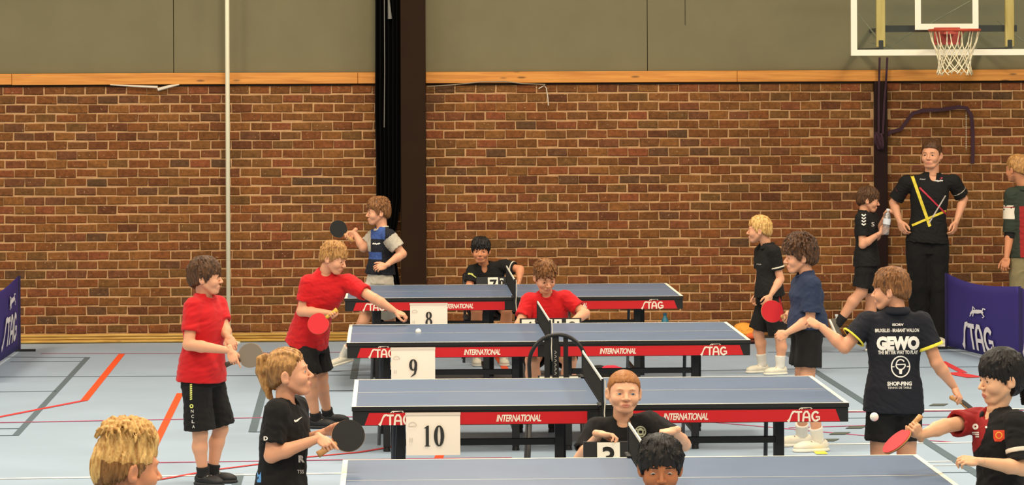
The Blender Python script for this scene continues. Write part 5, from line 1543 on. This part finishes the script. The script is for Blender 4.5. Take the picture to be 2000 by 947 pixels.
# 16 girl
make('girl', D=14.5, H=1.34, face=-160, hipface=-165, pel=(1957, 996), nb=(1946, 800), head=(1953, 738, 0, -166), pitch=8, hs=1.04, skin='east', hairmat=h_black, neck=.045,
     lsh=(1985, 826, -.14), rsh=(1912, 820, .1), lel=(1997, 915, -.2), lwr=(1908, 900, -.35), lhand=dict(pose='cup', dir=(-.9, -.1, .08), palm=(0, .5, -.7)),
     rel=(1845, 832, -.05), rhand=dict(pose='grip', bat=dict(C=(1752, 862, -.15), E=(1793, 818, -.1), N=(-.72, -.22, .66), col=('red', 'black'), label='red bat swung by the girl at the lower right', handle='wood', grip=.105), x=(-.7, -.5, -.2)),
     hair=dict(t=.014, top=.016, line=(.022, .016, -.006, -.02, .004, -.085, -.10), ridge=.0022, freq=40, locks=(60, .05, .005), mess=.1, lift=.05, seed=101,
               extra=[cone((0, .10, .02), (.0, .115, -.05), .035, .03), cone((0, .115, -.05), (.0, .11, -.13), .028, .022), cone((0, .11, -.13), (0, .12, -.22), .02, .014)]),
     shirt=cl_black, shorts=cl_black, collar=cl_black, crew=False, depth=1.05, seed=98, sleeve=.66, sleevew=1.2, hem=.11, face_o=dict(eye=.0036, nose=.84, cheek=1.05, jaw=.95), sleeve_l=.84,
     regions=[('red_sleeve', cl_dred, 'arm', 'r', -.15, 1.3, .14), ('sleeve_band', cl_white, 'ring', 'l', .56, .66, .0655)], label='black haired girl in a black and dark red shirt swinging a red bat')
# ============================================================ chairs, scoreboards, bags, bottles
chair_m = mat('chair_black', S(30, 28, 27), .45); chair_g = mat('chair_grey', S(66, 62, 60), .5); seat_m = mat('seat_dark', S(44, 40, 40), .7)
def chair(label, px, D, hoop=False, turn=1, seat_z=.44, name='chair', group=None):
    """turn = 1: the back towards the wall; -1: the back towards the camera"""
    c = P(px, 600, D); c.z = 0
    t = thing(name, label, 'chair', c, group)
    M = Matrix.Translation(c) @ Matrix.Rotation(0 if turn > 0 else math.pi, 4, 'Z')
    bm = B(); box(bm, -.19, .19, -.19, .19, seat_z - .03, seat_z, .012, M); obj_bm('seat', fixn(bm), seat_m, t)
    for sx in (-1, 1):
        for sy in (-1, 1):
            bm = B(); tube(bm, [M @ Vector((sx * .17, sy * .17, seat_z - .03)), M @ Vector((sx * .19, sy * .2, 0))], .012, 8)
            obj_bm('leg', fixn(bm), chair_g, t, smooth=True)
    if hoop:
        bm = B(); pts = [M @ Vector((-.15, .19, seat_z - .02)), M @ Vector((-.172, .20, seat_z + .2))]
        pts += [M @ Vector((.178 * math.cos(math.radians(a)), .215, seat_z + .315 + .185 * math.sin(math.radians(a)))) for a in range(180, -1, -12)]
        pts += [M @ Vector((.172, .20, seat_z + .2)), M @ Vector((.15, .19, seat_z - .02))]
        tube(bm, pts, .0125, 8); obj_bm('back_hoop', fixn(bm), chair_m, t, smooth=True)
        for k, (u, w_) in enumerate(((.065, .034), (.012, .042), (-.052, .03))):
            hh = .315 + .18 * math.sqrt(max(0, 1 - (u / .178) ** 2)); bm = B(); box(bm, u - w_ / 2, u + w_ / 2, .198, .21, seat_z - .02, seat_z + hh, .003, M)
            sl_ = obj_bm('back_slat', fixn(bm), chair_m, t)
            if k == 1:
                bm = B(); sc = .013
                for j in range(6):
                    zz = .30 + j * .026
                    stroke2d(bm, [(-.007, zz), (.006, zz + .01), (-.006, zz + .018)], .0045)
                me = bpy.data.meshes.new('m'); bm.to_mesh(me); bm.free()
                place_flat('carved_mark', me, mat('carve_pale', S(176, 170, 160), .7), sl_, facing(M @ Vector((u, .2125, 0)) + Vector((0, 0, seat_z - .05))))
    else:
        for sx in (-1, 1):
            bm = B(); tube(bm, [M @ Vector((sx * .17, .18, seat_z - .03)), M @ Vector((sx * .175, .24, seat_z + .34))], .012, 8); obj_bm('back_post', fixn(bm), chair_g, t, smooth=True)
        bm = B(); box(bm, -.19, .19, .215, .24, seat_z + .12, seat_z + .37, .02, M); obj_bm('backrest', fixn(bm), seat_m, t)
chair('empty black chair with round hoop back and wide slats', 1085, 19.95, True, -1, .45, 'hoop_chair')
chair('dark chair under the boy in black behind the farthest table', 946, 28.25, seat_z=.40)
chair('dark chair under the boy in red looking down', 1069, 24.25, seat_z=.40)
chair('dark chair under the short haired boy in black', 1222, 16.55, seat_z=.36)
chair('dark chair under the boy at the bottom edge', 1290, 12.7, seat_z=.36)

def at(px, py, D): return P(px, py, D)
def sb(label, px, D, z, wid, h, cards, rz=0):
    c = P(px, 600, D); c.z = z; scoreboard(label, c, wid, h, cards, rz)
sb('flip scoreboard showing a large three in front of the short haired boy', 1196, 16.0, .475, .3, .25, [(-.08, .115, '3', .085, .25), (.36, .06, '1', .14, .25)])
sb('flip scoreboard on the empty hoop chair', 1092, 19.87, .452, .27, .23, [(-.28, .1, '0', .12, .228), (.08, .055, '1', .12, .228), (.33, .055, '2', .12, .228)])
sb('flip scoreboard before the boy in red looking down', 1075, 23.6, .48, .46, .265, [(-.36, .10, '4', .13, .26), (-.03, .055, '1', .15, .26), (.12, .055, '1', .15, .26), (.36, .1, '2', .13, .26)])
sb('tilted flip scoreboard in front of the boy in the black polo', 966, 27.72, .545, .32, .235, [(-.05, .09, '7', .10, .235), (.19, .03, '0', .15, .225)], .08)

# backpack under the second table
t = thing('backpack', 'black backpack with a red top lying behind the net of the hoop chair table', 'bag', PF(1180, 803))
c = Vector(t.location); F = Field(); F.add(ell((c.x, c.y, .15), (.17, .12, .16))); F.add(ell((c.x - .05, c.y, .27), (.11, .09, .08)), .05); F.disp = [wrinkles(5, .006, .12)]; F.cut((0, 0, 0.002), (0, 0, -1))
p_, q_ = F.mesh(.012); to_mesh('body', p_, q_, cl_black, t, None, c)
F = Field(); F.add(ell((c.x + .05, c.y - .02, .315), (.09, .06, .035))); F.disp = [wrinkles(6, .004, .08)]; p_, q_ = F.mesh(.008); to_mesh('top_flap', p_, q_, mat('bag_red', S(196, 34, 58), .8), t, None, c)
# orange bag at the wall
c = PF(1456, 670); t = thing('drawstring_bag', 'orange and yellow cloth bag lying by the wall near the table end', 'bag', c)
F = Field(); F.add(ell((c.x, c.y, .10), (.10, .09, .08))); F.add(ell((c.x - .03, c.y, .14), (.075, .07, .05)), .04); F.disp = [wrinkles(8, .008, .07)]
p_, q_ = F.mesh(.008); to_mesh('pouch', p_, q_, mat('bag_orange', S(240, 160, 60), .8), t, None, c)
F = Field(); F.add(ell((c.x + .045, c.y - .075, .075), (.055, .03, .03))); p_, q_ = F.mesh(.007); to_mesh('flap', p_, q_, mat('bag_flap', S(232, 100, 50), .8), t, None, c)
F = Field(); F.add(ell((c.x + .02, c.y, .025), (.13, .11, .026))); F.cut((0, 0, .002), (0, 0, -1)); p_, q_ = F.mesh(.008); to_mesh('base', p_, q_, mat('bag_base', S(92, 40, 30), .8), t, None, c)

plastic = bpy.data.materials.new('clear_plastic'); plastic.use_nodes = True; nt = plastic.node_tree
for n in list(nt.nodes): nt.nodes.remove(n)
out = nt.nodes.new('ShaderNodeOutputMaterial'); mx = nt.nodes.new('ShaderNodeMixShader'); tr = nt.nodes.new('ShaderNodeBsdfTransparent'); gs = nt.nodes.new('ShaderNodeBsdfGlossy'); dfu = nt.nodes.new('ShaderNodeBsdfDiffuse'); m2 = nt.nodes.new('ShaderNodeMixShader')
tr.inputs[0].default_value = (.86, .88, .9, 1); gs.inputs['Roughness'].default_value = .1; mx.inputs[0].default_value = .35; m2.inputs[0].default_value = .5; dfu.inputs[0].default_value = S(206, 206, 204)
nt.links.new(gs.outputs[0], m2.inputs[1]); nt.links.new(dfu.outputs[0], m2.inputs[2])
nt.links.new(tr.outputs[0], mx.inputs[1]); nt.links.new(m2.outputs[0], mx.inputs[2]); nt.links.new(mx.outputs[0], out.inputs[0])
def bottle(label, c, h, r, M, m=plastic, lab=None, capm=None):
    t = thing('water_bottle', label, 'bottle', c)
    T = Matrix.Translation(c) @ M
    bm = B(); prof = [(0, .0), (r * .9, .0), (r, .01), (r, h * .3), (r * .93, h * .34), (r, h * .38), (r, h * .66), (r * .7, h * .8), (r * .38, h * .88), (r * .38, h * .95)]
    tube(bm, [T @ Vector((0, 0, z)) for _, z in prof[1:]], [q for q, _ in prof[1:]], 16); obj_bm('bottle_body', fixn(bm), m, t, smooth=True)
    bm = B(); tube(bm, [T @ Vector((0, 0, h * .93)), T @ Vector((0, 0, h))], r * .46, 12); obj_bm('cap', fixn(bm), capm or mat('cap_white', S(226, 226, 224), .4), t)
    if lab: bm = B(); tube(bm, [T @ Vector((0, 0, h * .4)), T @ Vector((0, 0, h * .62))], r * 1.015, 16, cap=False); obj_bm('paper_band', fixn(bm), lab, t)
bottle('clear water bottle held by the boy beside the brown post', P(1729, 458, 28.68), .235, .034, Matrix.Rotation(.12, 4, 'Y'), lab=mat('band_white', S(214, 216, 222), .6))
bottle('small clear bottle standing at the wall behind the curly boy', PF(1634, 667), .26, .034, Matrix())
bottle('teal bottle standing at the wall under the farthest table', PF(1299, 669), .28, .04, Matrix(), m=mat('teal', S(40, 110, 130), .4), capm=mat('teal_cap', S(30, 80, 110), .4))

# ============================================================ prints on the clothes
def flat(fn):
    bm = B(); fn(bm); me = bpy.data.meshes.new('f'); bm.to_mesh(me); bm.free(); return me
def poly(bm, pts, z=0): bm.faces.new([bm.verts.new((x, y, z)) for x, y in pts])
bk = PEOPLE['back']; u = 18.1 / 6180
def txt(sp, s, px, py, wpx, hpx, m=pr_white, bold=.0, right=(1, 0, 0), up=(0, 0, 1), target='_shirt', sub=.02, shear=0, spacing=1):
    k = sp['D'] / 6180; me = text_mesh(s, 1.0, bold=bold, shear=shear, spacing=spacing)
    co = np.zeros(len(me.vertices) * 3); me.vertices.foreach_get('co', co); co = co.reshape(-1, 3)
    a, b = co.min(0), co.max(0); co = (co - (a + b) / 2) / np.maximum(b - a, 1e-6) * V(wpx * k, hpx * k, 0)
    me.vertices.foreach_set('co', co.ravel()); me.update()
    return print_on(sp, me, (px, py), m, right, up, target=target, sub=sub)
txt(bk, 'GEWO', 1754, 607, 26, 8, bold=.04); txt(bk, 'ISORV', 1754, 634, 22, 5, bold=.03)
txt(bk, 'BRUXELLES - BRABANT WALLON', 1752, 645, 86, 7, bold=.02)
txt(bk, 'GEWO', 1754, 670, 84, 27, bold=.07); txt(bk, 'THE BETTER WAY TO PLAY', 1754, 688, 78, 7.5, bold=.03)
def club(bm):
    stroke2d(bm, arc(0, 0, 17.8 * u, 20 * u, 0, 360, 32)[:-1], 2.4 * u, True)
    stroke2d(bm, arc(0, 4 * u, 8.5 * u, 10 * u, 35, 180, 12), 2.4 * u); stroke2d(bm, [(-9.5 * u, 4 * u), (9.5 * u, 4.6 * u)], 2 * u); stroke2d(bm, arc(0, 4 * u, 9 * u, 9.5 * u, 180, 360, 14), 2.4 * u)
    stroke2d(bm, [(0, -4.5 * u), (0, -14 * u)], [6.5 * u, 5 * u])
    stroke2d(bm, [(-17 * u, 0), (-12 * u, 0)], 2 * u); stroke2d(bm, [(12 * u, 0), (17 * u, .4 * u)], 2 * u)
print_on(bk, flat(club), (1759, 716), pr_white)
txt(bk, 'SHOP-PING', 1757, 749, 48, 8, bold=.04); txt(bk, 'TENNIS DE TABLE', 1757, 757, 46, 4)
pt_ = PEOPLE['ponytail']; u3 = 14.7 / 6180
print_on(pt_, flat(lambda bm: stroke2d(bm, [(-7 * u3, -1 * u3), (-5 * u3, -3.5 * u3), (-2 * u3, -2.5 * u3), (3 * u3, 1.5 * u3), (8 * u3, 5 * u3)], [3 * u3, 4 * u3, 3.6 * u3, 2.2 * u3, .5 * u3])), (582, 819), pr_white, sub=.01)
txt(pt_, 'TSS', 587, 921, 13, 7); txt(pt_, 'R', 589, 896, 12, 14, bold=.06)
txt(pt_, 'D', 519, 856, 8, 8, bold=.04)
print_on(pt_, flat(lambda bm: (poly(bm, [(-4 * u3, -10 * u3), (4 * u3, -10 * u3), (4 * u3, 10 * u3), (-4 * u3, 10 * u3)]))), (506, 932), mat('print_lightblue', S(90, 150, 210), .7))
rl = PEOPLE['red_left']; u2 = 19.9 / 6180
print_on(rl, flat(lambda bm: [poly(bm, [(-2.2 * u2, (k * 4 - 15) * u2), (2.2 * u2, (k * 4 - 14) * u2), (2.2 * u2, (k * 4 - 11.4) * u2), (-2.2 * u2, (k * 4 - 12.4) * u2)]) for k in range(8)]), (373, 766), pr_yel, target='_shorts')
print_on(rl, flat(lambda bm: stroke2d(bm, arc(0, 0, 2.8 * u2, 3 * u2, 0, 360, 12)[:-1], 2 * u2, True)), (374, 793), pr_yel, target='_shorts')
for k, ch in enumerate('NCLA'): txt(rl, ch, 375.5 + k * .8, 803 + k * 10, 5, 6, pr_white, target='_shorts')
ub = PEOPLE['umpire_black']; u8 = 16.4 / 6180
def crest(bm):
    stroke2d(bm, arc(0, 0, 10 * u8, 10 * u8, 0, 360, 20)[:-1], 2.4 * u8, True); stroke2d(bm, arc(0, 0, 5 * u8, 6 * u8, 0, 360, 12)[:-1], 3 * u8, True)
    stroke2d(bm, [(-8 * u8, 4 * u8), (8 * u8, 3 * u8)], 2 * u8); stroke2d(bm, [(-7 * u8, -4 * u8), (7 * u8, -5 * u8)], 2 * u8)
print_on(ub, flat(crest), (1251, 843), mat('print_sage', S(170, 170, 140), .8))
gi = PEOPLE['girl']; ug = 14.5 / 6180
print_on(gi, flat(lambda bm: stroke2d(bm, arc(0, 0, 4 * ug, 4 * ug, 0, 360, 12)[:-1], 4 * ug, True)), (1905, 833), pr_white)
print_on(gi, flat(lambda bm: [poly(bm, [(-7 * ug, -a * ug), (7 * ug, -a * ug), (7 * ug, (-a + 2.6) * ug), (-7 * ug, (-a + 2.6) * ug)]) for a in (0, 4, 8)]), (1905, 846), pr_white)
def shield(bm):
    poly(bm, [(-11 * ug, 10 * ug), (11 * ug, 10 * ug), (11 * ug, -7 * ug), (4 * ug, -12 * ug), (-8 * ug, -12 * ug), (-11 * ug, -5 * ug)])
print_on(gi, flat(shield), (1951, 850), pr_red)
print_on(gi, flat(lambda bm: stroke2d(bm, arc(0, 0, 6 * ug, 6 * ug, 0, 360, 14)[:-1], 2 * ug, True)), (1951, 850), mat('print_gold', S(240, 170, 60), .7), off=.0045)
for py in (812, 834): print_on(gi, flat(lambda bm: stroke2d(bm, arc(0, 0, 1.4 * ug, 1.4 * ug, 0, 360, 8)[:-1], 2 * ug, True)), (1926, py), pr_white, name='button')
ma = PEOPLE['man']; um = ma['D'] / 6180
def squig(n, w_, h_, k, th): return flat(lambda bm: stroke2d(bm, [((i / n - .5) * w_ * k, (h_ * k / 2) * (1 if i % 2 else -1) * (.6 + .4 * math.sin(i * 2.1))) for i in range(n + 1)], th * k))
print_on(ma, squig(9, 17, 3, um, 2.2), (1833, 353), pr_white); print_on(ma, squig(3, 5, 5, um, 2.2), (1838, 348), mat('print_crimson', S(206, 70, 90), .7)); print_on(ma, squig(7, 11, 2, um, 1.6), (1802, 350), pr_dim)
def strap(pix, wpx, m, nm='tape_strap'):
    a, b = np.array(pix[0], float), np.array(pix[1], float); n = 14
    dxy = [( (a + (b - a) * i / n)[0], (a + (b - a) * i / n)[1]) for i in range(n + 1)]
    c = (a + b) / 2
    print_on(ma, flat(lambda bm: stroke2d(bm, [((x - c[0]) * um, -(y - c[1]) * um) for x, y in dxy], wpx * um)), tuple(c), m, name=nm, off=.006)
yl = mat('strap_yellow', S(226, 204, 60), .6)
strap(((1777, 330), (1816, 442)), 6, yl); strap(((1781, 440), (1848, 412)), 4.5, yl); strap(((1796, 366), (1850, 420)), 3.2, mat('strap_red', S(190, 40, 60), .6)); strap(((1847, 382), (1814, 436)), 2.6, mat('strap_grey', S(190, 180, 170), .6))
bo = PEOPLE['bottle']; u13 = 28.9 / 6180
for k in range(4): print_on(bo, flat(lambda bm: stroke2d(bm, [(-4 * u13, 1.5 * u13), (0, -1.5 * u13), (4 * u13, 1.5 * u13)], 2.6 * u13)), (1687, 420 + k * 6), pr_white, sub=.01)
txt(bo, 'S', 1705, 438, 6, 8)
print_on(PEOPLE['vest'], squig(8, 14, 2.6, 27.3 / 6180, 2.2), (735, 476), pr_white)
print_on(PEOPLE['blond_right'], squig(6, 9, 2.6, 26.9 / 6180, 1.6), (1482, 516), pr_dim)
print_on(PEOPLE['umpire_far'], squig(5, 9, 3, 28.1 / 6180, 2.6), (919, 535), pr_yel); print_on(PEOPLE['umpire_far'], flat(lambda bm: stroke2d(bm, [(-.035, .03), (0, .005), (.03, -.035)], .008)), (930, 543), pr_yel)
